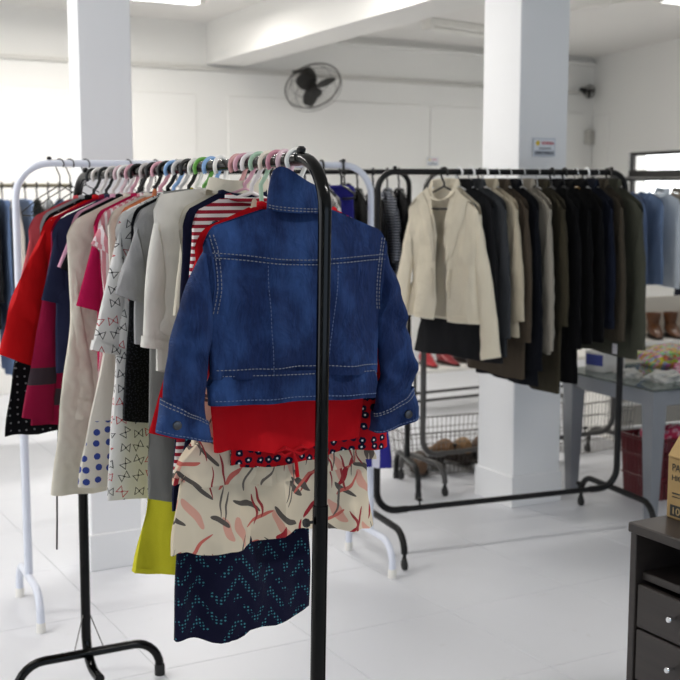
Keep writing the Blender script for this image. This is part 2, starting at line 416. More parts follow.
# ------------------------------------------------------------------ ceiling lamps
em = NT('lamp_tube'); em.b.inputs['Emission Color'].default_value = (1, .97, .92, 1); em.b.inputs['Emission Strength'].default_value = 9.0; em.fin((1, 1, 1, 1), .4)
def batten(label, x, y, rz, power=None, Lb=1.25, lit=True):
    r_ = thing('fluorescent_batten', label, 'ceiling light', (x, y, CZ), rz, 'ceiling battens')
    MB().box((0, 0, -.03), (Lb, .11, .06), .008).build('housing', M['whiteplastic'], r_, smooth=False)
    for s in (-1, 1):
        MB().tube([(-Lb / 2 + .05, s * .03, -.075), (Lb / 2 - .05, s * .03, -.075)], .012, 10).build('tube', em.m if lit else M['whiteplastic'], r_)
        MB().box((s * (Lb / 2 - .03), 0, -.072), (.04, .1, .035), .004).build('end_cap', M['whiteplastic'], r_, smooth=False)
    if lit: area('lamp', (x, y, CZ - .10), (0, 0, rz), Lb, .1, power or LAMP_W, (1, .97, .93))
    return r_
batten('unlit ceiling batten lamp left of the square column', 5.75, 8.12, R(17), lit=False)
batten('ceiling batten lamp above the far left corner', 2.55, 7.55, R(4), 100)
batten('ceiling batten lamp near the side wall', 6.3, 6.05, R(5), 32)
batten('ceiling batten lamp over the suit rack', 2.6, 5.6, R(5), 62)
batten('ceiling batten lamp over the children rack', .0, 4.4, R(5), 65)
batten('ceiling batten lamp above the viewer', 2.2, .9, R(5), 75)
# bare lamp cable on the ceiling
tag(MB().tube([(5.98, 6.3, 2.79), (5.80, 6.55, 2.785), (5.76, 6.62, 2.76), (5.79, 6.8, 2.79), (5.85, 7.3, 2.79)], .006, 6).build('ceiling_cable', M['whiteplastic']), 'loose white cable running along the ceiling', 'cable')
tag(MB().box(bwp(7.30, 2.0, .03), (.11, .06, .14), .012, brot, 2).build('junction_box', plain('#b9b6ae', .5)), 'small grey box on the back wall near the corner', 'junction box')

# ------------------------------------------------------------------ wall fans
def wall_fan(label, loc, axis, Rf, mount):
    z = Vector(axis).normalized(); q = z.to_track_quat('Z', 'Y')
    r_ = thing('wall_fan', label, 'fan', loc, 0, 'wall fans'); r_.rotation_mode = 'QUATERNION'; r_.rotation_quaternion = q
    dark = plain('#191817', .5); cg = plain('#3f3a33', .4, .5)
    cage = MB()
    for (rr, zz) in ((Rf, 0), (Rf * .98, .05), (Rf * .72, .085), (Rf * .72, -.06)):
        cage.tube(arc((0, 0, zz), rr, 0, 2 * math.pi, 39, (1, 0, 0), (0, 1, 0))[:-1], .0055 if rr == Rf else .002, 6, closed=True)
    for k in range(44):
        a = 2 * math.pi * k / 44; c, s = math.cos(a), math.sin(a)
        cage.tube([(c * .05, s * .05, .10), (c * Rf * .72, s * Rf * .72, .085), (c * Rf, s * Rf, 0), (c * Rf * .72, s * Rf * .72, -.06), (c * .05, s * .05, -.07)], .0009, 4)
    cage.build('cage', cg, r_)
    for k in range(3):
        a0 = 2 * math.pi * k / 3 + .55; rows = []
        for i in range(9):
            t_ = i / 8; rr = .03 + t_ * (Rf * .82 - .03); wd = (.035 + .075 * math.sin(math.pi * (.15 + .75 * t_))) * (Rf / .24)
            row = []
            for j in range(7):
                o_ = (j / 6 - .5) * 2; a = a0 + o_ * wd / max(rr, .05) * .55
                row.append(Vector((rr * math.cos(a), rr * math.sin(a), .02 + o_ * .022 * (1 - .3 * t_))))
            rows.append(row)
        back = [[p_ - Vector((0, 0, .004)) for p_ in r2] for r2 in rows]
        mb = MB().grid(rows, False).grid(back, False); mb.build('blade', dark, r_)
    MB().lathe([(.012, .10), (.05, .095), (.052, .085)], seg=16).build('badge', dark, r_)
    MB().lathe([(.03, .045), (.035, .0), (.03, -.02)], seg=16).build('hub', dark, r_)
    MB().lathe([(.02, -.19), (.055, -.17), (.062, -.10), (.05, -.05)], seg=18).build('motor', dark, r_)
    inv = q.inverted(); mv = inv @ (Vector(mount) - Vector(loc))
    MB().tube([(0, 0, -.13), Vector((0, 0, -.2)) * .6 + mv * .4, mv], .018, 10).build('bracket', dark, r_)
    return r_
fp = bwp(3.62, 2.325, .34)
wall_fan('round wire cage fan tilted down on the back wall', fp, (-.05, -.62, -.62), .235, bwp(3.66, 2.46, .01))
fp2 = rwp(.13, 2.455, .11)
wall_fan('small dark fan in the far corner seen edge on', fp2, (.62, -.75, -.12), .13, rwp(.16, 2.47, .01)).scale = (.55, .55, .55)

# ------------------------------------------------------------------ garment racks
def caster(par, x, y, mat_w=None):
    c = MB().tube([(x, y, .075), (x, y, .045)], .008, 8).box((x, y, .043), (.012, .03, .02), .003).build('caster', M['blackm'], par)
    MB().lathe([(.014, -.009), (.0225, -.006), (.0225, .006), (.014, .009)], (x, y, .0235), 16, 'X').build('wheel', M['rubber'], c)
def rack(label, A, B, zb, mat, r=.0127, bh=.165, half=.28, bend=.11, bottom='bar', feet='caster', lean=0.0, leany=0.0, postmat=None, group='garment racks', splice=.95, drop=0.0, ks=-1, ah=None):
    A = Vector((A[0], A[1], 0)); B = Vector((B[0], B[1], 0)); d = B - A; L = d.length; rz = math.atan2(d.y, d.x)
    mid = (A + B) / 2
    o = thing('garment_rack', label, 'clothes rack', mid, rz, group); h = L / 2
    def ln(x, y, z):
        if drop and z > 1.0: z -= drop * (x + h) / (2 * h)
        return (x + lean * (z / zb) * (1 if x < 0 else .35), y + leany * (z / zb) * (1 if x < 0 else .35), z)
    up = [ln(-h, 0, splice - .06), ln(-h, 0, 1.2), ln(-h, 0, zb - bend)]
    path = up + [ln(*p_) for p_ in arc((-h + bend, 0, zb - bend), bend, math.pi, math.pi / 2, 8, (1, 0, 0), (0, 0, 1))[1:]]
    path += [ln(-h * .4, 0, zb), ln(0, 0, zb), ln(h * .4, 0, zb)]
    path += [ln(*p_) for p_ in arc((h - bend, 0, zb - bend), bend, math.pi / 2, 0, 8, (1, 0, 0), (0, 0, 1))] + [ln(h, 0, 1.2), ln(h, 0, splice - .06)]
    MB().tube(path, r, 12).build('hanging_rail', mat, o)
    for s in (-1, 1):
        rb = .09
        if bottom in ('bar', 'stub'):
            pp = [ln(s * h, 0, splice), ln(s * h, 0, .5), ln(s * h, 0, bh + rb)]
            pp += [ln(*q) for q in arc((s * (h - rb), 0, bh + rb), rb, 0 if s > 0 else math.pi, -math.pi / 2 if s > 0 else 1.5 * math.pi, 7, (1, 0, 0), (0, 0, 1))[1:]]
            pp.append(ln(s * (h - rb - .05), 0, bh))
        else: pp = [ln(s * h, 0, splice), ln(s * h, 0, .5), ln(s * h, 0, bh)]
        MB().tube(pp, r * 1.18, 12).build('post', postmat or mat, o)
        xo = s * (h + .0)
        if bottom == 'stub': xo = s * (h - .035)
        rr = .085; zf = .07 if feet == 'caster' else .0
        za = ah or (bh - .012 if bottom == 'bar' else bh - .01)
        lnx = lean * (bh / zb) * (1 if s < 0 else .35)
        q = [(xo + lnx, -half, zf), (xo + lnx, -half, za - rr)] + arc((xo + lnx, -half + rr, za - rr), rr, math.pi, math.pi / 2, 7, (0, 1, 0), (0, 0, 1))[1:]
        q += arc((xo + lnx, half - rr, za - rr), rr, math.pi / 2, 0, 7, (0, 1, 0), (0, 0, 1)) + [(xo + lnx, half, zf)]
        MB().tube(q, r * 1.1, 12).build('base_arch', postmat or mat, o)
        for t_ in (-1, 1):
            if feet == 'caster': caster(o, xo + lnx, t_ * half)
            else: MB().lathe([(r * 1.3, 0), (r * 1.3, .03), (r * 1.15, .035)], (xo + lnx, t_ * half, 0), 12).build('foot_cap', M['rubber'] if feet == 'cap' else M['whiteplastic'], o)
        k = ln(s * h, 0, splice)
        MB().tube([(k[0], k[1] + ks * r, splice - .03), (k[0], k[1] + ks * (r + .018), splice - .03)], .003, 8).lathe([(.007, ks * .022), (.009, ks * .017), (.007, ks * .012)], (k[0], k[1] + ks * r, splice - .03), 12, 'Y').build('clamp_knob', M['rubber'], o)
        e = ln(s * (h - bend), 0, zb); MB().lathe([(.004, r - .002), (.008, r), (.009, r + .006), (.005, r + .011)], e, 10).build('rail_stop', M['blackm'], o)
    if bottom == 'bar':
        MB().tube([(-h + .10, 0, bh), (h - .10, 0, bh)], r * 1.0, 12).build('bottom_bar', postmat or mat, o)
        for s in (-1, 1):
            MB().tube([(s * (h - .2), 0, bh + r * .6), (s * (h - .2), 0, bh + r + .02)], .004, 6).lathe([(.011, bh + r + .018), (.013, bh + r + .024), (.009, bh + r + .03)], (s * (h - .2), 0, 0), 10).build('thumb_screw', M['blackm'], o)
    if bottom == 'stub':
        for t_ in (-1, 1): MB().tube([ln(h, 0, .26), (h - .035, t_ * .05, (ah or bh) - .004)], .0018, 5).build('brace_wire', M['wire'], o)
    return o
KX = 1.04
rack('glossy black rack in front holding the children clothes', (KX - .03, 1.93), (KX, 3.50), 1.595, M['black'], bend=.10, bottom='stub', feet='cap', leany=-.03, half=.225, drop=.03, ks=1, bh=.07, ah=.115)
rack('white tubular rack behind the children clothes', (1.045, 4.20), (2.415, 4.105), 1.615, M['whiterack'], bend=.12, bottom='none', feet='capw', half=.2, bh=.15)
rack('black wheeled rack holding the row of suit jackets', (2.53, 4.245), (3.71, 4.081), 1.592, M['blackm'], bend=.075, half=.29)
rack('black rack behind the white rack holding dark clothes', (1.95, 5.45), (3.195, 5.06), 1.60, M['blackm'], bend=.07, feet='cap', bottom='none', half=.22)
rack('grey wheeled rack behind the square column', (3.27, 5.03), (4.55, 5.05), 1.60, M['grayrack'], bend=.10, half=.2)
rack('thin dark rack of blurred clothes far left by the wall', (.75, 7.1), (2.25, 7.0), 1.53, plain('#6e6753', .4, .3), bend=.06, feet='cap', bottom='none', r=.011)
rack('dark rack of trousers and shirts near the side window', (5.05, 6.05), (6.75, 5.85), 1.57, M['grayrack'], bend=.08, feet='cap', bottom='none')

# ------------------------------------------------------------------ hangers and garments
def hanger(label, loc, rz, kind='plastic', col='#111111', hw=.17, cat='hanger', group='hangers', slope=.30, neck=.075, tilt=0.0, hyaw=0.0):
    o = thing('clothes_hanger', label, cat, loc, 0, group, rot=(0, tilt, rz))
    tr = {'plastic': .0046, 'wire': .0022, 'wood': .003}[kind]; rr = .0127 + tr + .0035
    m = plain(col, .35 if kind != 'wire' else .4, 0 if kind != 'wire' else .5)
    cz = -.0035
    pth = arc((0, 0, cz), rr, R(-35), R(200), 14, (1, 0, 0), (0, 0, 1)) + [Vector((-rr * .5, 0, cz - rr * 1.25)), Vector((0, 0, -min(.045, neck * .8))), Vector((0, 0, -neck))]
    if hyaw: pth = [Matrix.Rotation(hyaw, 3, 'Z') @ p_ for p_ in pth]
    MB().tube(pth, tr, 8).build('hook', M['chrome'] if kind == 'wood' else m, o)
    if kind == 'wood':
        rows = []
        for i in range(15):
            x = (i / 14 * 2 - 1) * hw; z = -neck - .012 - abs(x) * slope * .95; hgt = .02 - .008 * abs(x) / hw
            rows.append([Vector((x, .008 * math.cos(a), z + hgt * math.sin(a))) for a in [2 * math.pi * k / 8 for k in range(8)]])
        MB().grid(rows, True, capa=True, capb=True).build('shoulder_bar', m, o)
    else:
        ze = -neck - hw * slope
        pts = [(0, 0, -neck), (-hw * .5, 0, -neck - hw * slope * .45), (-hw * .93, 0, ze + .004), (-hw, 0, ze - .004), (-hw * .96, 0, ze - .014), (-hw * .5, 0, ze - .018), (hw * .5, 0, ze - .018), (hw * .96, 0, ze - .014), (hw, 0, ze - .004), (hw * .93, 0, ze + .004), (hw * .5, 0, -neck - hw * slope * .45)]
        MB().tube(pts, tr, 8, closed=True).build('frame', m, o)
    return o

class Body:
    """hanging garment body: two cloth faces around a hanger; local x shoulders, -y front, z up (0 = bar centre)"""
    def __init__(s, sw=.17, L=.5, prof=None, t=.02, t0=.009, nw=.055, ndf=.05, ndb=.012, slope=.30, fold=.006, seed=0, gap=None, hem=.01, zn=.085, kf=1.0, wr=None):
        s.__dict__.update(locals()); rnd = random.Random(seed * 7 + 3)
        s.prof = prof or [(0, sw), (.25, sw * .97), (1, sw * 1.02)]
        s.ph = [rnd.uniform(0, 6.28) for _ in range(6)]; s.k = [rnd.uniform(22, 34) * kf, rnd.uniform(40, 58) * kf, rnd.uniform(70, 90) * kf]; s.sd = rnd.uniform(0, 50)
    def z0(s, r, front):
        u = abs(r) * s.sw
        if u >= s.nw: return -(u - s.nw) * s.slope - .03 * max(0, (abs(r) - .86) / .14) ** 2
        return -(s.ndf if front else s.ndb) * math.sqrt(max(0, 1 - (u / s.nw) ** 2))
    def w(s, q): return interp(s.prof, q)
    def pt(s, q, th, off=0.0):
        w = s.w(q); r = math.sin(th); c = math.cos(th); u = w * r
        t = (s.t0 + (s.t - s.t0) * sm(q / .22)) + off
        v = -t * math.copysign(abs(c) ** .55, c)
        zz = s.z0(r, c > 0)
        hem = .6 * s.hem * math.sin(u * 15 + s.ph[4]) + s.hem * .9 * noise.noise(Vector((u * 14, s.sd, c)))
        z = zz * (1 - q) + (-s.L + hem) * q
        A = s.fold * 1.25 * sm((q - .06) / .8)
        dv = A * (math.sin(s.k[0] * u + s.ph[0] + 1.3 * q) + .65 * math.sin(s.k[1] * u + s.ph[1] - 2 * q) + .3 * math.sin(s.k[2] * u + s.ph[2] + 3 * q))
        nz = noise.noise(Vector((u * 9, z * 6, s.sd + (0 if c > 0 else 9)))) * s.fold * .9
        wv_ = s.wr if s.wr is not None else s.fold * .8
        rg = 1 - abs(noise.noise(Vector((u * 11 + z * 5, z * 9 - u * 4, s.sd + (3 if c > 0 else 5))))) * 2.2
        nz += wv_ * rg * sm(q / .15)
        nz += noise.noise(Vector((u * 30, z * 17, s.sd + (2 if c > 0 else 7)))) * s.fold * .45
        return Vector((u, v + dv + nz, z - s.zn)), (u + (0 if c > 0 else .013), z)
    def mesh(s, rows=26, ring=52, q0=0.0, q1=1.0, off=0.0):
        G, U = [], []
        for i in range(rows + 1):
            q = q0 + (q1 - q0) * i / rows; g, uu = [], []
            if s.gap:
                a = math.asin(min(.95, s.gap(q) / s.w(q))); ths = [a + (2 * math.pi - 2 * a) * j / ring for j in range(ring + 1)]
            else: ths = [2 * math.pi * j / ring for j in range(ring)]
            for th in ths:
                p_, t_ = s.pt(q, th, off); g.append(p_); uu.append(t_)
            G.append(g); U.append(uu)
        mb = MB().grid(G, not s.gap, uv=U)
        if s.gap or q1 >= 1:       # turn the hem inwards so the edge has depth
            inn = [[Vector((p_.x * .985, p_.y * .75, p_.z + .012)) for p_ in G[-1]]]
            mb.grid([G[-1]] + inn, not s.gap, uv=[U[-1], U[-1]])
        return mb
    def surf(s, u, z, back=True, off=.0015):
        zl = z + s.zn; q = .5
        for _ in range(12):
            r = max(-.999, min(.999, u / s.w(q))); zz = s.z0(r, not back); q = max(0, min(1, (zz - zl) / (zz + s.L)))
        r = max(-.999, min(.999, u / s.w(q))); th = math.asin(r)
        if back: th = math.pi - th
        return s.pt(q, th, off)[0]

def sleeve_pts(b, side, sl, ang, cw, ah, tv, bulge=.0, fold=.004, p0=0.0, p1=1.0, rows=16, ring=18, grow=0.0, sd=0.0, vo=0.0, x0=None):
    zsh = b.z0(.97, False) - b.zn; P0 = Vector((x0 if x0 is not None else b.sw - .012, zsh)); a = R(ang); d = Vector((math.sin(a), -math.cos(a)))
    nin = Vector((-math.cos(a), -math.sin(a))); P1 = P0 + d * sl; Q0 = Vector((P0.x - .01, zsh - ah)); Q1 = P1 + nin * cw
    G, U = [], []
    for i in range(rows + 1):
        p_ = p0 + (p1 - p0) * i / rows
        Pp = P0.lerp(P1, p_) - nin * bulge * math.sin(math.pi * min(1, p_ * 1.05)) ; Qp = Q0.lerp(Q1, p_) - nin * bulge * .5 * math.sin(math.pi * p_)
        c = (Pp + Qp) / 2; h = (Pp - Qp) / 2; g, uu = [], []
        tt = tv * (.35 + .65 * sm(p_ / .12)) if p_ < .12 else tv
        for k in range(ring):
            f = 2 * math.pi * k / ring; e = h * math.cos(f) * (1 + grow / max(h.length, .01))
            y = (tt + grow) * math.copysign(abs(math.sin(f)) ** .75, math.sin(f))
            q = c + e
            n1 = noise.noise(Vector((q.x * 11 + sd, q.y * 14, side * 5 + (1 if y > 0 else 0)))); n2 = noise.noise(Vector((q.x * 25 + sd, q.y * 32, side * 3)))
            y += fold * (n1 * 1.6 + n2) * sm(p_ / .2)
            x = q.x + fold * .4 * n2
            g.append(Vector((side * x, y + vo, q.y))); uu.append((side * x, q.y))
        G.append(g); U.append(uu)
    return G, U
def sleeve(b, side, mat, par, sl=.4, ang=12, cw=.08, ah=.15, tv=.02, cuff=None, cuffmat=None, inner=True, name='sleeve', **kw):
    G, U = sleeve_pts(b, side, sl, ang, cw, ah, tv, **kw)
    inn = [Vector((p_.x, p_.y * .6, p_.z + .01)) for p_ in G[-1]]; cen = sum(G[-1], Vector()) / len(G[-1])
    inn = [cen + (p_ - cen) * .8 + Vector((0, 0, .012)) for p_ in G[-1]]
    o = MB().grid(G + [inn], True, uv=U + [U[-1]], capb=True).build(name, mat, par)
    if cuff:
        G, U = sleeve_pts(b, side, sl, ang, cw, ah, tv, p0=1 - cuff / sl, p1=1.01, rows=5, grow=.0035, **kw)
        cen = sum(G[-1], Vector()) / len(G[-1]); inn = [cen + (p_ - cen) * .82 + Vector((0, 0, .01)) for p_ in G[-1]]
        MB().grid(G + [inn], True, uv=U + [U[-1]]).build('cuff', cuffmat or mat, o)
    return o
def crew(b, mat, par, rad=.006, name='neckband'):
    pts = []
    for j in range(28):
        th = 2 * math.pi * j / 28; c = math.cos(th); r = b.nw * math.sin(th) / b.sw
        pts.append(Vector((b.nw * math.sin(th), -(b.t0 + .008) * c, b.z0(r * .999, c > 0) - b.zn + .002)))
    MB().tube(pts, rad, 8, closed=True).build(name, mat, par)
def stand_collar(b, mat, par, h=.05, flare=.006, fold=True, tiltx=0.0, front=.5, name='collar'):
    rows = []; U = []
    seq = [(0, 0), (.5, .35), (1, .8)] + ([(1.02, 1.3), (.7, 2.0), (.25, 2.6)] if fold else [(1.03, 1.0), (.6, .6)])
    for (hh, o_) in seq:
        row, ur = [], []
        for j in range(36):
            th = 2 * math.pi * j / 36; c = math.cos(th); sn = math.sin(th); r = b.nw * sn / b.sw
            base = b.z0(r * .999, c > 0) - b.zn; f = front + (1 - front) * (1 - c) / 2
            rad = (b.nw + .004 + flare * o_ - .012 * hh * (0 if o_ > 1 else 1)); dep = .030 + flare * o_ - .006 * hh
            z = base + (hh * h * f) * (1 + tiltx * sn)
            row.append(Vector((rad * sn, -dep * c, z))); ur.append((rad * sn, z))
        rows.append(row); U.append(ur)
    return MB().grid(rows, True, uv=U).build(name, mat, par)

GROUPS = {'k': 'children clothes on the front rack', 's': 'jackets on the suit rack', 'c': 'dark clothes on the rack behind', 'e': 'clothes on the far left rack', 'f': 'clothes on the rack by the side window', 'w': 'clothes on the white rack'}
CNT = [0]
def garment(name, label, cat, grp, loc, rz, mat, sleeves=None, collar='crew', tilt=0.0, smat=None, collarmat=None, x=0.0, res=1.0, **kw):
    CNT[0] += 1; kw.setdefault('seed', CNT[0])
    o = thing(name, label, cat, loc, 0, GROUPS[grp], rot=(0, tilt, rz))
    b = Body(**kw)
    bo = b.mesh(int(24 * res), int(48 * res)).build('body', mat, o)
    if sleeves:
        for s in (-1, 1): sleeve(b, s, smat or mat, o, sd=CNT[0] * 3.3, **sleeves)
    cm = collarmat or mat
    if collar == 'crew': crew(b, cm, o)
    elif collar == 'stand': stand_collar(b, cm, o)
    elif collar == 'suit': stand_collar(b, cm, o, h=.045, flare=.005, front=.1)
    elif collar == 'shirt': stand_collar(b, cm, o, h=.035, flare=.005, front=.8)
    elif collar == 'straps':
        for s in (-1, 1):
            MB().tube([(s * b.nw, -.006, -b.zn - .05), (s * b.nw * .9, 0, -b.zn + .008), (s * b.nw, .006, -b.zn - .05)], .005, 6).build('strap', cm, o)
    elif collar == 'waist':
        MB().tube([b.pt(.0, 2 * math.pi * j / 24)[0] for j in range(24)], .009, 6, closed=True).build('waistband', cm, o)
    return o, b

# ---- children rack: garments hang across X at bar positions Y ------------------------------------------------
def kbar(y, dx=0.0): return (KX + dx, y, 1.595 - .03 * (y - 1.93) / 1.5)
LONG = dict(sl=.40, ang=11, cw=.075, ah=.14, tv=.015, cuff=.03); SHORT = dict(sl=.15, ang=24, cw=.10, ah=.13, tv=.014)
def kid(name, label, y, mat, hang=None, cat='shirt', rz=0.0, dx=0.0, **kw):
    kw.setdefault('t', .0145); kw.setdefault('fold', .0055); kw.setdefault('sw', .165); kw.setdefault('slope', .46); kw.setdefault('zn', .058)
    g = garment(name, label, cat, 'k', kbar(y, dx), R(180 + rz), mat, **kw)
    if hang:
        kind, col, hl = hang; hanger(hl, kbar(y), R(180 + rz), kind, col, hw=kw['sw'] - .035, group='hangers on the children rack', slope=min(.42, kw['slope'] + .02), neck=kw['zn'] - .006, tilt=R(random.uniform(-4, 4)), hyaw=R(random.uniform(-28, 28)))
    return g
kid('coral_shirt', 'coral pink long sleeve shirt at the far end of the front rack', 3.30, fabric('#c9535a'), ('plastic', '#0f0f10', 'black hanger of the coral pink shirt'), sw=.19, L=.5, sleeves=dict(LONG, sl=.30, ang=15), rz=3)
kid('heather_shirt', 'grey melange shirt between the coral and red garments', 3.245, fabric('#8f8d90', 'tweed', '#b6b4b4'), ('plastic', '#e9e5df', 'white hanger of the grey melange shirt'), sw=.17, L=.5, sleeves=dict(SHORT, sl=.15, ang=14), rz=-2)
kid('dotted_dress', 'long black dress with tiny white dots at the left', 3.19, fabric('#0c0c0f', 'pindots', '#77777a', None, 48), ('plastic', '#0f0f10', 'black hanger of the dotted black dress'), cat='dress', sw=.18, L=.63, prof=[(0, .18), (.3, .20), (.7, .27), (1, .30)], collar='crew')
kid('red_jacket', 'bright red fleece jacket with wide hanging sleeve', 3.125, fabric('#c41217'), ('plastic', '#d9d4ce', 'pale hanger of the red fleece jacket'), cat='jacket', sw=.205, L=.42, t=.022, sleeves=dict(sl=.345, ang=23, cw=.15, ah=.19, tv=.024, bulge=.016, fold=.009), collar='crew', rz=3)
kid('magenta_dress', 'dark magenta knit dress with a striped grey cuff', 3.065, fabric('#8d1138', 'bands', '#3c3036', None, -.52), ('plastic', '#e7c9cf', 'pink hanger of the magenta dress'), cat='dress', sw=.19, L=.6, prof=[(0, .19), (.3, .2), (1, .26)], sleeves=dict(sl=.5, ang=12, cw=.085, ah=.16, tv=.016))
kid('navy_tee', 'plain navy short sleeve tee left of the cream cardigan', 3.02, fabric('#262a44'), ('plastic', '#f2efe9', 'white hanger of the navy tee'), sw=.20, L=.45, sleeves=dict(SHORT, sl=.185, ang=14, cw=.12))
kid('pink_tee', 'pale pink tee squeezed beside the navy tee', 2.975, fabric('#dfa6bd'), ('plastic', '#e2a7b5', 'pink hanger of the pale pink tee'), sw=.165, L=.42, sleeves=dict(SHORT, sl=.12))
kid('black_tee', 'black tee squeezed in front of the pale pink tee', 2.93, fabric('#121114'), ('plastic', '#101011', 'black hanger of the black tee'), sw=.17, L=.42, sleeves=dict(SHORT, sl=.12))
kid('cable_cardigan', 'long cream cable knit cardigan hanging low at the left', 2.87, fabric('#e0d8c8', 'cable'), ('plastic', '#cfc8c6', 'grey hanger of the cream cable cardigan'), cat='cardigan', sw=.205, L=.735, t=.02, prof=[(0, .205), (.3, .20), (.7, .24), (1, .265)], sleeves=dict(sl=.46, ang=2, cw=.085, ah=.17, tv=.018, cuff=.05), gap=lambda q: .008 + .01 * q, rz=-2)
MB().tube([(.238, .0, -.62), (.246, -.004, -.78), (.250, .003, -.86), (.252, 0, -.935)], .0022, 6).build('drawstring', plain('#1d1513', .7), [o for o in COL.objects if o.name == 'cable_cardigan'][0])
kid('fuchsia_tee', 'fuchsia tee with a grey band on the sleeve', 2.815, fabric('#b8174f', 'bands', '#5f5a5d', None, -.13), ('plastic', '#111111', 'black hanger of the fuchsia tee'), sw=.155, L=.42, sleeves=dict(sl=.21, ang=17, cw=.07, ah=.12, tv=.014))
kid('ruffled_dress', 'pink and white striped dress with ruffled shoulders', 2.77, fabric('#d68f97', 'vstripe', '#f0dfe0', None, 70), ('plastic', '#e5aab7', 'pink hanger of the striped ruffled dress'), cat='dress', sw=.16, L=.60, prof=[(0, .16), (.3, .15), (1, .19)], sleeves=dict(sl=.06, ang=32, cw=.07, ah=.07, tv=.02, fold=.014))
kid('polka_dot_dress', 'cream dress with large blue polka dots near the hem', 2.725, fabric('#ddd6ca', 'dotslow', '#3b4b93', None, 34), ('plastic', '#111111', 'black hanger of the blue polka dot dress'), cat='dress', sw=.15, L=.68, prof=[(0, .15), (.3, .15), (1, .24)])
kid('orange_top', 'small orange crochet top with a light blue hanger', 2.68, fabric('#e08a5e', 'knit'), ('plastic', '#8fb6e6', 'thick light blue hanger of the orange top'), cat='top', sw=.14, L=.34, collar='straps')
kid('printed_nightdress', 'white nightdress printed with small black and red bows', 2.635, fabric('#e9e6e2', 'print', '#3a3838', '#bf4a4e', 29), ('plastic', '#dcd9d6', 'clear white hanger of the printed nightdress'), cat='dress', sw=.165, L=.70, prof=[(0, .165), (.25, .165), (1, .20)], sleeves=dict(sl=.29, ang=15, cw=.085, ah=.14, tv=.016, cuff=.02), rz=2)
kid('grey_tee', 'heather grey short sleeve tee in front of the printed nightdress', 2.545, fabric('#9b999a', 'tweed', '#b9b7b6'), ('plastic', '#efece6', 'white hanger of the heather grey tee'), sw=.15, L=.33, sleeves=dict(sl=.17, ang=21, cw=.10, ah=.13, tv=.018, fold=.007))
kid('lace_top', 'black lace top with scalloped hem', 2.59, fabric('#0a0a0c', 'lace', '#2c2d33'), ('plastic', '#111111', 'black hanger of the lace top'), cat='top', sw=.14, L=.52, hem=.02, prof=[(0, .14), (.4, .15), (1, .172)], collar='straps')
kid('grey_leggings', 'long grey jersey leggings hanging beside the denim sleeve', 2.455, fabric('#84837f'), ('plastic', '#8fb6e6', 'blue hanger of the grey leggings'), cat='leggings', sw=.12, L=.675, prof=[(0, .12), (.3, .15), (1, .162)], collar='waist', ndf=.0, slope=.1)
kid('yellow_dress', 'yellow dress with a wide hem hanging below everything', 2.50, fabric('#c9c11d', 'tweed', '#d9d23f'), ('plastic', '#6fb04e', 'green hanger of the yellow dress'), cat='dress', sw=.09, L=.865, hem=.02, fold=.010, dx=.02, prof=[(0, .09), (.5, .10), (.8, .165), (1, .20)], collar='straps')
kid('white_cardigan', 'white long sleeve cardigan left of the denim jacket', 2.405, fabric('#e3dfd6'), ('plastic', '#f4f2ee', 'white hanger of the white cardigan'), cat='cardigan', sw=.155, L=.38, zn=.05, t=.016, slope=.14, sleeves=dict(sl=.30, ang=8, cw=.075, ah=.14, tv=.018, cuff=.02, bulge=.01))
kid('cream_shirt', 'cream buttoned shirt on a pink hanger', 2.315, fabric('#ded6c3'), ('plastic', '#d7a09f', 'dusty pink hanger of the cream shirt'), sw=.135, L=.40, sleeves=dict(SHORT, sl=.2, ang=8, cw=.08), collar='shirt')
kid('navy_dress', 'long dark navy dress strip beside the floral skirt', 2.28, fabric('#171a33'), ('plastic', '#d8a5b4', 'pink hanger of the navy dress'), cat='dress', sw=.145, L=.655, prof=[(0, .14), (.4, .155), (1, .172)], hem=.006)
kid('striped_shirt', 'red and white striped shirt behind the denim collar', 2.245, fabric('#efe9e6', 'hstripe', '#9d2536', None, 70), ('plastic', '#efe7e7', 'white hanger of the striped shirt'), sw=.132, L=.555, slope=.45, zn=.066, prof=[(0, .132), (.4, .15), (1, .185)])

# long navy dress with rows of teal dots
kid('dotted_navy_dress', 'long navy dress with teal chevron dots hanging lowest', 2.208, fabric('#14142c', 'chevdots', '#3f7f8c'), ('plastic', '#a9c9b0', 'pale green hanger of the teal dotted dress'), cat='dress', sw=.08, zn=.12, L=.845, t=.017, hem=.022, fold=.0095, dx=-.045, prof=[(0, .08), (.3, .10), (.65, .14), (.85, .152), (1, .155)], res=1.3)

# tiered floral skirt
def tiered(label, y):
    m = fabric('#dccdb4', 'floral')
    o = thing('floral_dress', label, 'dress', kbar(y, .012), 0, GROUPS['k'], rot=(0, 0, R(180)))
    b1 = Body(sw=.13, L=.56, prof=[(0, .13), (.5, .16), (.8, .185), (1, .20)], t=.015, fold=.005, seed=301, hem=.012, zn=.10, slope=.45)
    b1.mesh(24, 60).build('upper_tier', m, o)
    b2 = Body(sw=.17, L=.245, prof=[(0, .175), (.4, .212), (1, .232)], t=.019, t0=.016, nw=.05, ndf=0, ndb=0, slope=0.0, fold=.0085, seed=302, hem=.02, zn=.52, kf=1.5)
    b2.mesh(20, 96).build('skirt', m, o)
    b3 = Body(sw=.17, L=.115, prof=[(0, .18), (.5, .213), (1, .228)], t=.025, t0=.021, nw=.05, ndf=0, ndb=0, slope=0.0, fold=.008, seed=303, hem=.014, zn=.52, kf=1.7)
    b3.mesh(12, 96).build('frill', m, o)
    for s in (-1, 1): MB().tube([(s * .05, -.006, -.13), (s * .045, 0, -.078), (s * .05, .006, -.13)], .006, 6).build('strap', m, o)
    hanger('ivory hanger of the floral tiered dress', kbar(y), R(180), 'plastic', '#e8dfcf', .085, group='hangers on the children rack', neck=.095, slope=.4)
tiered('cream tiered dress with a red and charcoal leaf print', 2.165)
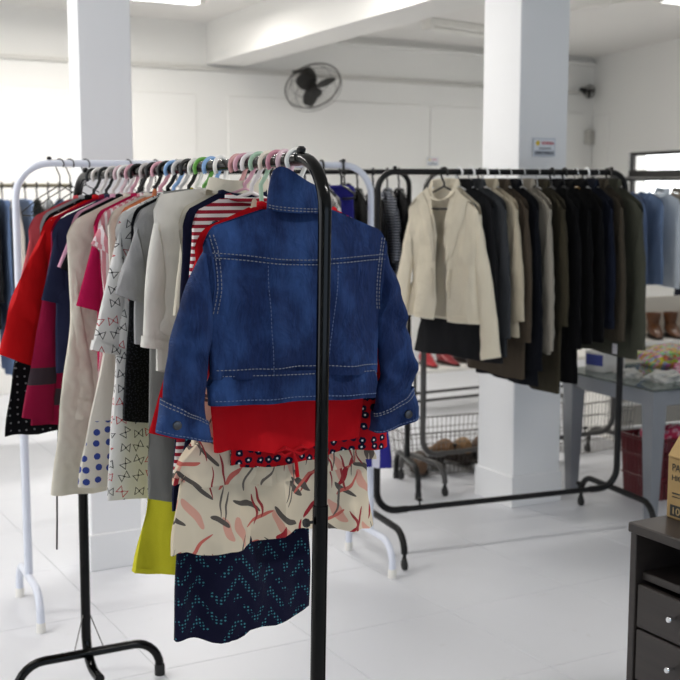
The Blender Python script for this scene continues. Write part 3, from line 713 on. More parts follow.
g, b = kid('dotted_red_top', 'red top with navy flower dots and a bow below the denim jacket', 2.127, fabric('#b5101c', 'flowerdots', '#15152e', '#e9e4e0', 46), ('plastic', '#c98b9a', 'rose hanger of the dotted red top'), cat='top', sw=.12, L=.50, zn=.095, dx=.07, hem=.012, t=.014, prof=[(0, .12), (.4, .15), (1, .178)])
kid('red_dress', 'plain red jersey dress just behind the denim jacket', 2.094, fabric('#c20f1b'), ('plastic', '#d9b8c2', 'rosy hanger of the red dress'), cat='dress', sw=.19, L=.48, slope=.40, zn=.082, hem=.014, fold=.006, t=.012, prof=[(0, .19), (.4, .176), (.8, .165), (1, .158)], sleeves=dict(sl=.37, ang=17, cw=.07, ah=.12, tv=.010))
bow = thing('fabric_bow', 'thin red ribbon bow dangling below the red dress', 'bow', (KX - .0, 2.068, 1.6 - .575)); bow.scale = (.6, .6, .7)
mb = MB()
for s in (-1, 1):
    mb.tube([(0, 0, 0), (s * .03, -.003, .012), (s * .052, 0, .002), (s * .03, .003, -.012), (0, 0, 0)], [.003, .006, .008, .006, .003], 8)
mb.build('loop', fabric('#b5101c'), bow); MB().tube([(0, 0, 0), (.012, 0, -.03), (.016, -.003, -.075)], [.004, .006, .007], 8).build('tail', fabric('#b5101c'), bow)

# ---- the denim jacket ----------------------------------------------------------------------------------------
DEN = denim('#0f1b3a', '#1f3566', '#4063a0'); THREAD = plain('#777b86', .8, name='pale_thread'); THREAD2 = plain('#5f6f92', .8, name='blue_grey_thread')
JY = 2.045; JX = KX + .008
dj = thing('denim_jacket', 'blue denim jacket with pale stitching hanging back to front on the near end', 'jacket', (JX, JY, 1.593), 0, GROUPS['k'], rot=(0, R(-2.0), R(180 - 3)))
db = Body(sw=.192, L=.32, prof=[(0, .192), (.2, .186), (.55, .182), (1, .176)], t=.026, t0=.013, nw=.062, ndf=.05, ndb=.006, slope=.35, fold=.0058, seed=77, hem=.003, zn=.092, wr=.0065)
db.mesh(44, 96).build('body', DEN, dj)
# waistband, slightly proud
wbd = Body(sw=.178, L=.062, prof=[(0, .178), (1, .176)], t=.030, t0=.029, nw=.05, ndf=0, ndb=0, slope=0, fold=.0028, seed=77, hem=.003, zn=.092 + .308)
wbd.mesh(6, 96).build('waistband', DEN, dj)
SLV = dict(sl=.357, ang=14.5, cw=.098, ah=.155, tv=.026, bulge=.022, fold=.0125, sd=4.2)
slo = {}
for s in (-1, 1):
    so = sleeve(db, s, DEN, dj, rows=30, ring=30, **SLV); slo[s] = so
    kw = {k: v for k, v in SLV.items() if k not in ('sl', 'ang', 'cw', 'ah', 'tv')}
    G, U = sleeve_pts(db, s, .357, 14.5, .098, .155, .026, p0=1 - .052 / .357, p1=1.035, rows=5, ring=30, grow=.0045, **kw)
    cen = sum(G[-1], Vector()) / len(G[-1]); inn = [cen + (p_ - cen) * .8 + Vector((0, 0, .012)) for p_ in G[-1]]
    cf = MB().grid(G + [inn], True, uv=U + [U[-1]]).build('cuff', DEN, so)
    # cuff button and stitching rows
    pb = max((p_ for p_ in G[3]), key=lambda p_: p_.y); q = min((p_ for p_ in G[3] if p_.y > 0), key=lambda p_: abs(abs(p_.x) - (abs(cen.x) + .018)))
    MB().lathe([(.0088, .002), (.0082, .005), (.004, .006)], (q.x, q.y, q.z), 14, 'Y').build('button', plain('#4a4a4c', .3, .9), so)
def stitch(par, path, name='stitching', mat=None, dash=.0046, gap=.0030, rad=.00095):
    mb = MB(); P = [Vector(p_) for p_ in path]; acc = 0; on = None
    L = [0]
    for a, b_ in zip(P, P[1:]): L.append(L[-1] + (b_ - a).length)
    def at(l):
        for i in range(len(P) - 1):
            if l <= L[i + 1]: return P[i].lerp(P[i + 1], (l - L[i]) / max(1e-6, L[i + 1] - L[i]))
        return P[-1]
    l = 0
    while l + dash < L[-1]:
        mb.tube([at(l), at(l + dash)], rad, 4); l += dash + gap
    return mb.build(name, mat or THREAD, par, kind='stuff')
def bpath(f, n=40, off=.0012): return [db.surf(*f(i / n), True, off) for i in range(n + 1)]
yk = lambda t_: ((t_ * 2 - 1) * .183, -.188 - .006 * math.cos((t_ * 2 - 1) * 3.0))
ridge = MB().tube(bpath(yk, 50, .0003), .0022, 6).build('yoke_seam', DEN, dj)
stitch(dj, bpath(lambda t_: (yk(t_)[0], yk(t_)[1] + .004), 60, .003)); stitch(dj, bpath(lambda t_: (yk(t_)[0], yk(t_)[1] - .005), 60, .0025))
for s in (-1, 1):
    ah_ = lambda t_, dx=0: (s * (.186 - .012 * math.sin(t_ * 2.6) - dx), -.145 - t_ * .145)
    MB().tube(bpath(lambda t_: ah_(t_, -.001), 24, .0005), .0024, 6).build('armhole_seam', DEN, dj)
    stitch(dj, bpath(lambda t_: ah_(t_, .004), 30, .003)); stitch(dj, bpath(lambda t_: ah_(t_, .011), 30, .003))
    # long back panel seams running down to the waistband
    stitch(dj, bpath(lambda t_: (s * (.072 - .016 * t_), -.20 - t_ * .215), 30, .0012), mat=THREAD2, rad=.0007)
wp = lambda off, z: [wbd.surf((i / 50 * 2 - 1) * .172, z, True, off) for i in range(51)]
stitch(dj, wp(.002, -.407)); stitch(dj, wp(.002, -.453), mat=THREAD2); stitch(dj, bpath(lambda t_: ((t_ * 2 - 1) * .172, -.394), 50, .0035)); 
for s in (-1, 1):
    for (pp, m_) in ((.865, THREAD), (.885, THREAD), (1.02, THREAD2)):
        kw = {k: v for k, v in SLV.items() if k not in ('sl', 'ang', 'cw', 'ah', 'tv')}
        G, U = sleeve_pts(db, s, .357, 14.5, .098, .155, .026, p0=pp, p1=pp + .01, rows=1, ring=60, grow=.0058, **kw)
        row = [p_ for p_ in G[0] if p_.y > -.002]; row.sort(key=lambda p_: p_.x); stitch(slo[s], row, mat=m_)
# collar, turned up at one side
co = MB(); rows = []; U = []
for (hh, o_) in ((0, .2), (.25, .5), (.55, .8), (.85, .6), (1.0, .1), (.97, -.6), (.6, -.9), (.1, -1.0)):
    row, ur = [], []
    for j in range(44):
        th = 2 * math.pi * j / 44; c, sn = math.cos(th), math.sin(th); r_ = db.nw * sn / db.sw
        base = db.z0(r_ * .999, c > 0) - db.zn - .004; back = (1 - c) / 2
        H = .072 * (.45 + .55 * back) * (1 + .30 * sn)
        rad = db.nw + .003 + .004 * o_ - .018 * hh; dep = .032 + .005 * o_ - .004 * hh
        p_ = Vector((rad * sn + .014 * hh, -dep * c + .006 * hh, base + hh * H + .004 * math.sin(3 * th + 1) * hh))
        row.append(p_); ur.append((p_.x, p_.z))
    rows.append(row); U.append(ur)
clr = MB().grid(rows, True, uv=U).build('collar', DEN, dj)
for (k, e) in ((0, .004), (0, .009)):
    pts = [rows[0][j] + Vector((0, .0018, e)) for j in range(12, 33)]; stitch(clr, [p_ + Vector((0, .0012, 0)) for p_ in pts])
hanger('white plastic hanger inside the denim jacket', (KX + .0, JY, 1.593), R(180 - 3), 'plastic', '#eeebe4', .13, group='hangers on the children rack', slope=.36, neck=.085)

# ---- suit rack ------------------------------------------------------------------------------------------------
SA, SB = Vector((2.53, 4.245, 1.592)), Vector((3.71, 4.081, 1.592)); SD = (SB - SA).normalized(); SRZ = math.atan2(-SD.x, SD.y) 
def lapels(b, mat, par, zb=.30, wd=.085):
    for s in (-1, 1):
        rows = []
        for i in range(9):
            t_ = i / 8; z = -b.zn - .012 - t_ * zb
            g_ = b.gap(.02 + t_ * zb / b.L) if b.gap else .004
            u0 = b.nw * .8 * (1 - t_) ** 1.3 + g_ + .002; u1 = u0 + wd * (1.25 - t_) * (1 if t_ > .3 else .75 + .1 * math.cos(t_ * 20)) if t_ < .97 else u0 + .004
            rows.append([b.surf(s * (u0 + (u1 - u0) * k / 4), z, False, .004 + .006 * math.sin(math.pi * k / 4)) for k in range(5)])
        back = [[p_ + Vector((0, .004, 0)) for p_ in r_] for r_ in rows]
        MB().grid(rows, False).grid(back, False).build('lapel', mat, par)
def suit(name, label, t_, mat, L, sl, hang, rz=0.0, cat='blazer', sw=.215, ang=5, tv=.018, t=.019, lap=True, buttons=0, gap=None, cw=.115, hemw=.235, fold=.0036, slope=.46, **kw):
    p_ = SA + SD * t_
    o, b = garment(name, label, cat, 's', p_, SRZ + R(rz), mat, sleeves=dict(sl=sl, ang=ang, cw=cw, ah=.20, tv=tv, bulge=.014, fold=.004), collar='suit', sw=sw, L=L, t=t, t0=.02, nw=.068, ndf=.06, ndb=.012, slope=slope, fold=fold, prof=[(0, sw), (.3, sw * .98), (.6, sw * .98), (1, hemw)], zn=.06, gap=gap, hem=.006, **kw)
    if lap: lapels(b, mat, o)
    if buttons:
        sv = [c for c in o.children if c.name.startswith('sleeve')]
        G, U = sleeve_pts(b, 1, sl, ang, cw, .20, tv, p0=.78, p1=.97, rows=3, ring=18, bulge=.014, sd=CNT[0] * 3.3, fold=.004)
        for i in range(buttons):
            q = G[i + 0][12]; MB().lathe([(.007, -.004), (.008, 0), (.006, .003)], q, 10, 'Y').build('button', plain('#cfc8bb', .4), sv[1])
    kind, col, hl = hang; hanger(hl, p_, SRZ + R(rz), kind, col, hw=.18, group='hangers on the suit rack', slope=.42, neck=.06)
    return o, b
bg_ = fabric('#e6dcc5', weave=.6)
o, b = suit('beige_jacket', 'beige cotton jacket with an open front at the left of the suit rack', .30, bg_, .56, .60, ('plastic', '#1b1a1a', 'dark hanger of the beige cotton jacket'), rz=20, cat='jacket', sw=.205, ang=13, hemw=.255, gap=lambda q: .042 * max(0, 1 - q / .32) ** 1.2 + .008 + .03 * q, fold=.012, cw=.105, slope=.62, t=.022)
for s in (-1, 1):
    MB().tube([b.surf(s * (.045 + .0), -.40 - .12 * k / 8, False, .003) for k in range(9)], .003, 6).build('placket_seam', bg_, o)
MB().tube([b.pt(.95, .25 + (2 * math.pi - .5) * j / 40, .002)[0] for j in range(41)], .0022, 6).build('hem_seam', bg_, o)
suit('charcoal_coat', 'long charcoal coat showing below the beige cotton jacket', .368, fabric('#1d1d1f'), .72, .5, ('plastic', '#efefee', 'white hanger of the long charcoal coat'), rz=18, cat='coat', sw=.20, hemw=.27)
suit('charcoal_blazer', 'dark grey blazer right of the beige cotton jacket', 0.425, fabric('#313336', 'tweed', '#414346'), .70, .54, ('plastic', '#f4f4f2', 'white hanger of the dark grey blazer'), rz=15, sw=.215)
suit('cream_jacket', 'cream jacket with short hanging sleeve between dark blazers', 0.490, fabric('#b9ae98'), .62, .47, ('plastic', '#f4f4f2', 'white hanger of the cream jacket'), rz=11, ang=8)
suit('taupe_blazer', 'taupe brown blazer between the cream jacket and black jacket', 0.548, fabric('#423a31', 'tweed', '#51473b'), .80, .56, ('wire', '#c9c9c9', 'thin wire hanger of the taupe blazer'), rz=8, hemw=.20)
suit('midnight_blazer', 'very dark navy blazer left of the light grey blazer', 0.606, fabric('#0d0f15'), .83, .68, ('wire', '#c9c9c9', 'thin wire hanger of the dark navy blazer'), rz=5)
suit('light_grey_blazer', 'light grey blazer with three sleeve buttons', 0.672, fabric('#8a8377', 'tweed', '#9a9488'), .70, .60, ('wire', '#c9c9c9', 'thin wire hanger of the light grey blazer'), rz=3, buttons=3)
suit('olive_coat', 'long olive brown coat in the middle of the suit rack', 0.745, fabric('#322e23', 'tweed', '#3d382b'), .875, .50, ('wire', '#bdbdbd', 'thin wire hanger of the olive brown coat'), rz=1, ang=7, cat='coat', hemw=.20)
suit('black_blazer', 'black blazer beside the long olive brown coat', 0.815, fabric('#08080a'), .835, .60, ('plastic', '#161616', 'black hanger of the black blazer beside the olive coat'), rz=0)
suit('black_wool_blazer', 'black wool blazer left of the navy blazer', 0.878, fabric('#070708'), .665, .58, ('plastic', '#161616', 'black hanger of the black wool blazer'), rz=-1)
suit('ink_blazer', 'black blazer on the yellow wooden hanger', 0.935, fabric('#09090b'), .66, .56, ('wood', '#b5852f', 'yellow wooden hanger on the suit rack'), rz=-1)
suit('navy_blazer', 'navy blue blazer towards the right of the suit rack', 0.990, fabric('#10141f', 'tweed', '#171c2b'), .60, .49, ('plastic', '#f2f2f0', 'white hanger of the navy blue blazer'), rz=-1, sw=.21)
suit('brown_blazer', 'greyish brown blazer second from the right end', 1.042, fabric('#3d372e', 'tweed', '#4a4338'), .66, .58, ('wire', '#bdbdbd', 'thin wire hanger of the greyish brown blazer'), rz=0, sw=.205, t=.022)
o, b = suit('grey_green_blazer', 'grey green wool blazer at the right end with a white tag', 1.102, fabric('#3d3e34', 'tweed', '#4d4e43'), .74, .60, ('plastic', '#2a2320', 'dark hanger of the grey green blazer'), rz=3, sw=.245, ang=5, t=.02)
tg = b.surf(.12, -.075 - .69, False, .012); MB().box(tg, (.03, .003, .045)).build('price_tag', plain('#ebe9ee', .6), o, smooth=False)

# ---- dark clothes on the rack behind the white rack -------------------------------------------------------------
def row(A, B, zb, specs, grp, seedbase, gname):
    A = Vector((A[0], A[1], zb)); B = Vector((B[0], B[1], zb)); d = (B - A).normalized(); rzb = math.atan2(-d.x, d.y)
    for i, sp in enumerate(specs):
        name, label, cat, f, mat, kw = sp[:6]; hc = sp[6] if len(sp) > 6 else '#151515'
        p_ = A + (B - A) * f; kw = dict(kw); rz = kw.pop('rz', 0); kw.setdefault('t', .022); kw.setdefault('fold', .006)
        garment(name, label, cat, grp, p_, rzb + R(rz), mat, res=.75, **kw)
        hanger('hanger of the ' + label.split(' on ')[0].split(' at ')[0].split(' near ')[0], p_, rzb + R(rz), 'plastic' if hc != 'wire' else 'wire', hc if hc != 'wire' else '#2a2a2a', hw=max(.08, kw.get('sw', .17) - .05), group=gname)
AL = dict(sl=.5, ang=6, cw=.10, ah=.18, tv=.022); AS = dict(sl=.2, ang=14, cw=.15, ah=.17, tv=.02); NL = dict(sw=.2, L=.62, slope=.42)
row((1.95, 5.45), (3.195, 5.06), 1.6, [
    ('white_printed_shirt', 'white shirt with dark print on the rack behind', 'shirt', .38, fabric('#d5d1cb', 'print', '#202022', '#56514c', 14), dict(NL, sleeves=AS)),
    ('taupe_shirt', 'taupe shirt on the rack behind the denim shoulder', 'shirt', .45, fabric('#8b7f76'), dict(NL, sleeves=AL, collar='shirt')),
    ('dark_navy_shirt', 'dark navy shirt beside the taupe shirt on the rack behind', 'shirt', .52, fabric('#1b1f33'), dict(NL, sleeves=AL, collar='shirt')),
    ('grey_brown_shirt', 'grey brown shirt beside the white post on the rack behind', 'shirt', .59, fabric('#6e6661'), dict(NL, sleeves=AL, collar='shirt')),
    ('blue_black_shirt', 'blue black shirt right of the white post on the rack behind', 'shirt', .67, fabric('#141a2c'), dict(NL, L=.66, sleeves=AL, collar='shirt')),
    ('black_shirt', 'plain black shirt on the rack behind the suit rack post', 'shirt', .75, fabric('#0d0d0f'), dict(NL, sw=.23, L=.72, sleeves=AL, collar='shirt')),
    ('black_dress', 'black dress at the striped tee on the rack behind', 'dress', .80, fabric('#101010'), dict(NL, sw=.24, L=.8)),
    ('striped_tee', 'black and white striped tee on the rack behind', 'tee', .915, fabric('#15161b', 'hstripe', '#8f94a0', None, 75), dict(NL, L=.5, sleeves=dict(AS, sl=.27))),
    ('charcoal_coat', 'long charcoal coat near the right end of the rack behind', 'coat', .86, fabric('#161618'), dict(NL, sw=.235, L=.82, sleeves=AL)),
    ('black_knit', 'black knit top at the right end of the rack behind', 'top', .96, fabric('#0b0b0d'), dict(NL, sw=.2, L=.8, sleeves=AS)),
], 'c', 400, 'hangers on the rack behind')
# ---- grey rack behind the column: two dark coats -----------------------------------------------------------------
row((3.27, 5.03), (4.55, 5.05), 1.6, [
    ('plum_shirt', 'plum shirt near the left end of the grey wheeled rack', 'shirt', .16, fabric('#3a1d2b'), dict(NL, sleeves=AS)),
    ('slate_shirt', 'slate shirt on the grey wheeled rack beside the column', 'shirt', .26, fabric('#2a2d35'), dict(NL, sleeves=AS)),
], 'c', 450, 'hangers on the grey wheeled rack')
# ---- far left rack -----------------------------------------------------------------------------------------------
FL = [('dark_jeans', 'dark jeans', 'jeans', '#23262f', '#39414f', 'fade'), ('print_blouse', 'green and blue print blouse', 'blouse', '#5d7480', '#20323e', 'flowerdots'), ('faded_jeans', 'faded light blue jeans', 'jeans', '#7f95b8', '#a9b9d2', 'fade'), ('black_blouse', 'black blouse', 'blouse', '#17171b', '#17171b', None), ('blue_jeans', 'mid blue jeans', 'jeans', '#4f6284', '#7388aa', 'fade'), ('cream_blouse', 'cream blouse', 'blouse', '#cfc6bd', '#cfc6bd', None), ('washed_jeans', 'washed grey blue jeans', 'jeans', '#65789a', '#8fa2c0', 'fade'), ('olive_jacket', 'olive jacket', 'jacket', '#3d3f36', '#3d3f36', None), ('white_shirt', 'white shirt', 'shirt', '#e4e6ea', '#e4e6ea', None), ('steel_blue_shirt', 'steel blue shirt', 'shirt', '#5b739c', '#5b739c', None), ('plum_blouse', 'dusky plum blouse', 'blouse', '#5a4a58', '#5a4a58', None), ('striped_blouse', 'brown striped blouse', 'blouse', '#75656b', '#b3a19b', 'hstripe'), ('charcoal_shirt', 'charcoal shirt', 'shirt', '#34343a', '#34343a', None)]
sp = []
for i, (nm, lb, ct, c1, c2, pt_) in enumerate(FL):
    m_ = fabric(c1, pt_, c2, '#b9c9cc', 24) if pt_ else fabric(c1)
    kw = dict(sw=.19, L=1.0 - .02 * (i % 4), slope=.05, collar='waist', ndf=0, t=.016) if ct == 'jeans' else dict(sw=.19, L=.72 + .05 * (i % 3), slope=.42, sleeves=AL if i % 2 else AS, t=.016)
    sp.append((nm, lb + ' on the far left rack', ct, .44 + .044 * i, m_, kw))
row((.75, 7.1), (2.25, 7.0), 1.53, sp, 'e', 500, 'hangers on the far left rack')
# ---- rack by the side window ----------------------------------------------------------------------------------------
row((5.05, 6.05), (6.75, 5.85), 1.57, [
    ('olive_blouse', 'olive blouse at the left of the rack by the side window', 'blouse', .09, fabric('#6f7434'), dict(NL, sw=.17, L=.5)),
    ('jeans_shirt', 'blue jean shirt on the rack by the side window', 'shirt', .25, fabric('#41506c', 'fade', '#66789a'), dict(NL, L=.62, sleeves=AL), 'wire'),
    ('denim_skirt', 'washed denim skirt on the rack by the side window', 'skirt', .33, fabric('#5c7194', 'fade', '#8296b5'), dict(NL, L=.6), 'wire'),
    ('black_trousers', 'black trousers hanging lower on the rack by the side window', 'trousers', .17, fabric('#15161b'), dict(sw=.11, prof=[(0, .11), (.5, .16), (1, .21)], L=.88, slope=.05, collar='waist', ndf=0), 'wire'),
    ('pale_shirt', 'pale blue white shirt on the rack by the side window', 'shirt', .41, fabric('#ccd5de'), dict(NL, L=.62, sleeves=AL, collar='shirt'), 'wire'),
    ('sand_shirt', 'sand coloured shirt on the rack by the side window', 'shirt', .49, fabric('#a59c8f'), dict(NL, L=.62, sleeves=AL, collar='shirt'), 'wire'),
    ('navy_trousers', 'navy trousers hanging lower on the rack by the side window', 'trousers', .57, fabric('#1b1d2b'), dict(sw=.11, prof=[(0, .11), (.5, .16), (1, .22)], L=.88, slope=.05, collar='waist', ndf=0), 'wire'),
    ('white_blouse', 'white blouse at the picture edge on the rack by the side window', 'blouse', .65, fabric('#d9d5cf'), dict(NL, L=.6, sleeves=AL), 'wire'),
], 'f', 550, 'hangers on the rack by the side window')
# ---- white rack: empty wire hangers and a few garments at its right end ---------------------------------------------
WRA, WRB = Vector((1.045, 4.20, 1.615)), Vector((2.415, 4.105, 1.615)); WD = (WRB - WRA).normalized(); WRZ = math.atan2(-WD.x, WD.y)
for (t_, rz, lab) in ((.155, 42, 'empty black wire hanger nearest the white rack corner'), (.190, 42, 'empty black wire hanger crossing its neighbour'), (.245, 46, 'third empty black wire hanger on the white rack'), (.40, 20, 'empty black wire hanger above the black rack end'), (.50, 25, 'empty black wire hanger behind the children hangers'), (.58, 15, 'empty dark hanger further along the white rack')):
    hanger(lab, WRA + WD * t_, WRZ + R(rz), 'wire', '#16150f', .17, group='empty hangers on the white rack', slope=.55)
for (nm, lab, cat, t_, mat, kw) in (
    ('striped_track_pants', 'purple blue track trousers with a white side stripe', 'trousers', 1.245, fabric('#2b2a7a', 'sidestripe', '#c9c9d6', None, .15), dict(rz=42, sw=.05, nw=.03, L=1.10, slope=.05, collar='waist', ndf=0, prof=[(0, .05), (.35, .06), (.6, .17), (1, .215)])),
    ('skull_print_shirt', 'white shirt with black print on the white rack', 'shirt', 1.16, fabric('#dcd9d4', 'print', '#1c1c1e', '#3a3a3c', 16), dict(NL, sw=.17, L=.55, sleeves=AS)),
    ('brown_shirt', 'brown grey shirt on the white rack', 'shirt', 1.09, fabric('#6b5f58'), dict(NL, sw=.17, L=.55, sleeves=AS)),
    ('rose_shirt', 'rose pink shirt on the white rack behind the denim shoulder', 'shirt', .95, fabric('#d98f9c'), dict(NL, sw=.17, L=.55, sleeves=AS)),
):
    kw = dict(kw); p_ = WRA + WD * t_; rz_ = R(kw.pop('rz', 0)); garment(nm, lab, cat, 'w', p_, WRZ + rz_, mat, t=.018, fold=.005, **kw)
    hanger('hanger of the ' + lab.split(' on ')[0], p_, WRZ, 'plastic', '#161616', .12, group='hangers on the white rack')

# ------------------------------------------------------------------ furniture and small things
wood = NT('dark_wood'); ob_ = wood.objc(); n1, _ = wood.noise(wood.mapv(ob_, (3, 3, 40)), 2.0, 4.0); wood.bump(n1, .1, .001)
DW = wood.fin(wood.mix(n1, lin('#2c2725'), lin('#3d3632')), .42, 0, .4)
CB = thing('drawer_cabinet', 'dark wood cabinet with an open niche and drawers at the lower right', 'cabinet', (2.014, 2.170, 0))
cw_, cd_, ch_ = .55, .62, .72     # along +x, along -y, height
MB().box((cw_ / 2, -cd_ / 2, ch_ - .0125), (cw_ + .0, cd_ + .0, .025), .003).build('top', DW, CB, smooth=False)
MB().box((cw_ / 2 + .003, -.012, (ch_ - .025) / 2), (cw_ - .012, .022, ch_ - .025), .002).build('side_panel', DW, CB, smooth=False)
MB().box((cw_ / 2 + .003, -cd_ + .012, (ch_ - .025) / 2), (cw_ - .012, .022, ch_ - .025), .002).build('side_panel', DW, CB, smooth=False)
MB().box((cw_ - .015, -cd_ / 2, (ch_ - .025) / 2), (.02, cd_ - .048, ch_ - .03), .002).build('back_panel', DW, CB, smooth=False)
MB().box((cw_ / 2, -cd_ / 2, ch_ - .135), (cw_ - .06, cd_ - .048, .02), .002).build('shelf', DW, CB, smooth=False)
MB().box((cw_ / 2, -cd_ / 2, .05), (cw_ - .06, cd_ - .048, .02), .002).build('bottom', DW, CB, smooth=False)
z1 = ch_ - .15
for k, hgt in enumerate((.115, .135, .135, .115)):
    dr = MB().box((.022, -cd_ / 2, z1 - hgt / 2), (.02, cd_ - .055, hgt - .006), .003).build('drawer', DW, CB, smooth=False)
    for yy in (-.16, -.46):
        MB().lathe([(.004, .0), (.004, -.012), (.0085, -.016), (.0085, -.022), (.006, -.025)], (.011, yy, z1 - hgt / 2 + .01), 12, 'X').build('knob', M['chrome'], dr)
    z1 -= hgt

card = NT('cardboard'); oc = card.objc(); n1, _ = card.noise(oc, 30.0, 3.0); CARD = card.fin(card.mix(n1, lin('#a98a58'), lin('#bd9f6d')), .8)
BX = thing('cardboard_box', 'brown cardboard carton with PAPEL lettering on the dark cabinet', 'box', (2.128, 2.158, .72), R(0))
bw_, bdp, bh_ = .36, .40, .155
MB().box((bw_ / 2, -bdp / 2, bh_ / 2), (bw_, bdp, bh_), .003).build('carton', CARD, BX, smooth=False)
fr = Matrix.Rotation(R(52), 3, 'Y')
def flap(p, d, rot, name='flap'): MB().box(p, d, .001, rot).build(name, CARD, BX, smooth=False)
flap((.0 + .045, -bdp / 2, bh_ + .065), (.16, bdp - .01, .004), Matrix.Rotation(R(-52), 3, 'Y'))
flap((bw_ - .045, -bdp / 2, bh_ + .065), (.16, bdp - .01, .004), Matrix.Rotation(R(52), 3, 'Y'))
ink = plain('#3b3a36', .8)
for (txt, z, h, w, y0) in (('PAPEL', .122, .018, .062, .018), ('HIGIÊNICO', .098, .018, .105, .018), ('FOLHA SIMPLES', .068, .012, .2, .015)):
    if txt == 'FOLHA SIMPLES': continue
    o = lettering(txt, w, 0, 0, ink, BX, (0, 0, R(-90)), hgt=h); o.location = (-.0012, -y0, z)
MB().box((-.0008, -.125, .022), (.0016, .22, .028)).build('label_band', ink, BX, smooth=False)
o = lettering('100%', .06, 0, 0, plain('#c2a777', .8), BX, (0, 0, R(-90)), hgt=.018); o.location = (-.002, -.025, .013)
MB().box((-.0008, -.10, .066), (.0016, .16, .003)).build('rule_line', ink, BX, smooth=False)
MB().box((-.0008, -.10, .057), (.0016, .16, .002)).build('rule_line', ink, BX, smooth=False)

# glass table
gm = plain('#8d9095', .35, .4, name='grey_metal'); tg_ = NT('table_glass'); tg_.b.inputs['Transmission Weight'].default_value = .85
TG = tg_.fin(lin('#a9b8b2'), .05, 0, .5)
TT = thing('glass_table', 'grey metal table with a glass top and tapered legs', 'table', (3.875, 4.665, 0), R(-3))
TLx, TLy, TH = 1.25, .67, .615
MB().box((TLx / 2, -TLy / 2, TH), (TLx + .04, TLy + .04, .010), .003).build('glass_top', TG, TT, smooth=False)
for (p_, d_) in (((TLx / 2, -.02, TH - .045), (TLx - .02, .03, .07)), ((TLx / 2, -TLy + .02, TH - .045), (TLx - .02, .03, .07)), ((.02, -TLy / 2, TH - .045), (.03, TLy - .08, .07)), ((TLx - .02, -TLy / 2, TH - .045), (.03, TLy - .08, .07))):
    MB().box(p_, d_, .003).build('apron', gm, TT, smooth=False)
for (x, y) in ((.035, -.035), (.035, -TLy + .035), (TLx - .035, -.035), (TLx - .035, -TLy + .035)):
    rows = []
    for (z, h_) in ((0, .022), (TH - .006, .042)): rows.append([(x + sx * h_, y + sy * h_, z) for sx, sy in ((-1, -1), (1, -1), (1, 1), (-1, 1))])
    MB().grid(rows, True, capa=True, capb=True).build('leg', gm, TT, smooth=False)

def blob(name, label, cat, loc, dims, mat, seed, group=None, rough=.35, sub=20, rz=0):
    rows = []; U = []
    for i in range(sub + 1):
        ph = math.pi * i / sub; row = []; ur = []
        for j in range(sub * 2):
            th = math.pi * j / sub; v = Vector((math.sin(ph) * math.cos(th), math.sin(ph) * math.sin(th), math.cos(ph)))
            k = 1 + rough * noise.noise(v * 1.7 + Vector((seed, 0, 0))) + rough * .4 * noise.noise(v * 4.5 + Vector((seed, 3, 0)))
            p_ = Vector((v.x * dims[0] * k, v.y * dims[1] * k, max(0.0, (v.z * k + .45)) * dims[2] / 1.45)); row.append(p_); ur.append((p_.x * 1.0, p_.y + p_.z))
        rows.append(row); U.append(ur)
    o = MB().grid(rows, True, uv=U).build(name, mat); o.location = loc; o.rotation_euler = (0, 0, rz)
    return tag(o, label, cat, group)
bead = NT('bead_mix'); uvb = bead.uv(); d_, cc_, _p = bead.voro(uvb, 75.0); hs_ = bead.n('ShaderNodeHueSaturation'); bead.put(hs_.inputs['Color'], cc_); hs_.inputs['Saturation'].default_value = 1.7; hs_.inputs['Value'].default_value = .9
colb = bead.mix(.35, hs_.outputs[0], lin('#d9a23a')); bead.bump(bead.math('SUBTRACT', 1.0, d_), .8, .01); BEAD = bead.fin(colb, .35)
TZ = TH + .0052
blob('bead_bag', 'clear bag of multicoloured beads on the glass table', 'bag', (4.43, 4.52, TZ), (.17, .13, .10), BEAD, 3.0, rough=.2)
blob('bead_bag', 'second bag of coloured beads behind the pink cloth', 'bag', (4.72, 4.30, TZ), (.15, .15, .11), BEAD, 8.0, rough=.2)
blob('pink_cloth', 'crumpled pink and white cloth on the glass table', 'cloth', (4.33, 4.17, TZ), (.17, .11, .085), fabric('#e6c3cd', 'flowerdots', '#b5406a', '#efe8ea', 34), 5.0, rough=.5)
blob('white_lace_cloth', 'crumpled white cloth at the front of the glass table', 'cloth', (4.06, 4.16, TZ), (.10, .08, .04), fabric('#d8d6d0'), 6.5, rough=.6)
blob('white_glove', 'small white cloth bundle beside the rack post on the glass table', 'cloth', (3.99, 4.33, TZ), (.06, .06, .04), fabric('#cfcdc8'), 9.5, rough=.6)
o = thing('paper_carton', 'small white carton with a blue label on the glass table', 'box', (4.02, 4.53, TZ), R(12))
MB().box((0, 0, .05), (.17, .12, .10), .004).build('carton', plain('#d3d1cc', .6), o, smooth=False); MB().box((-.0855, .0, .06), (.002, .10, .055)).build('blue_label', plain('#2f3c86', .5), o, smooth=False)

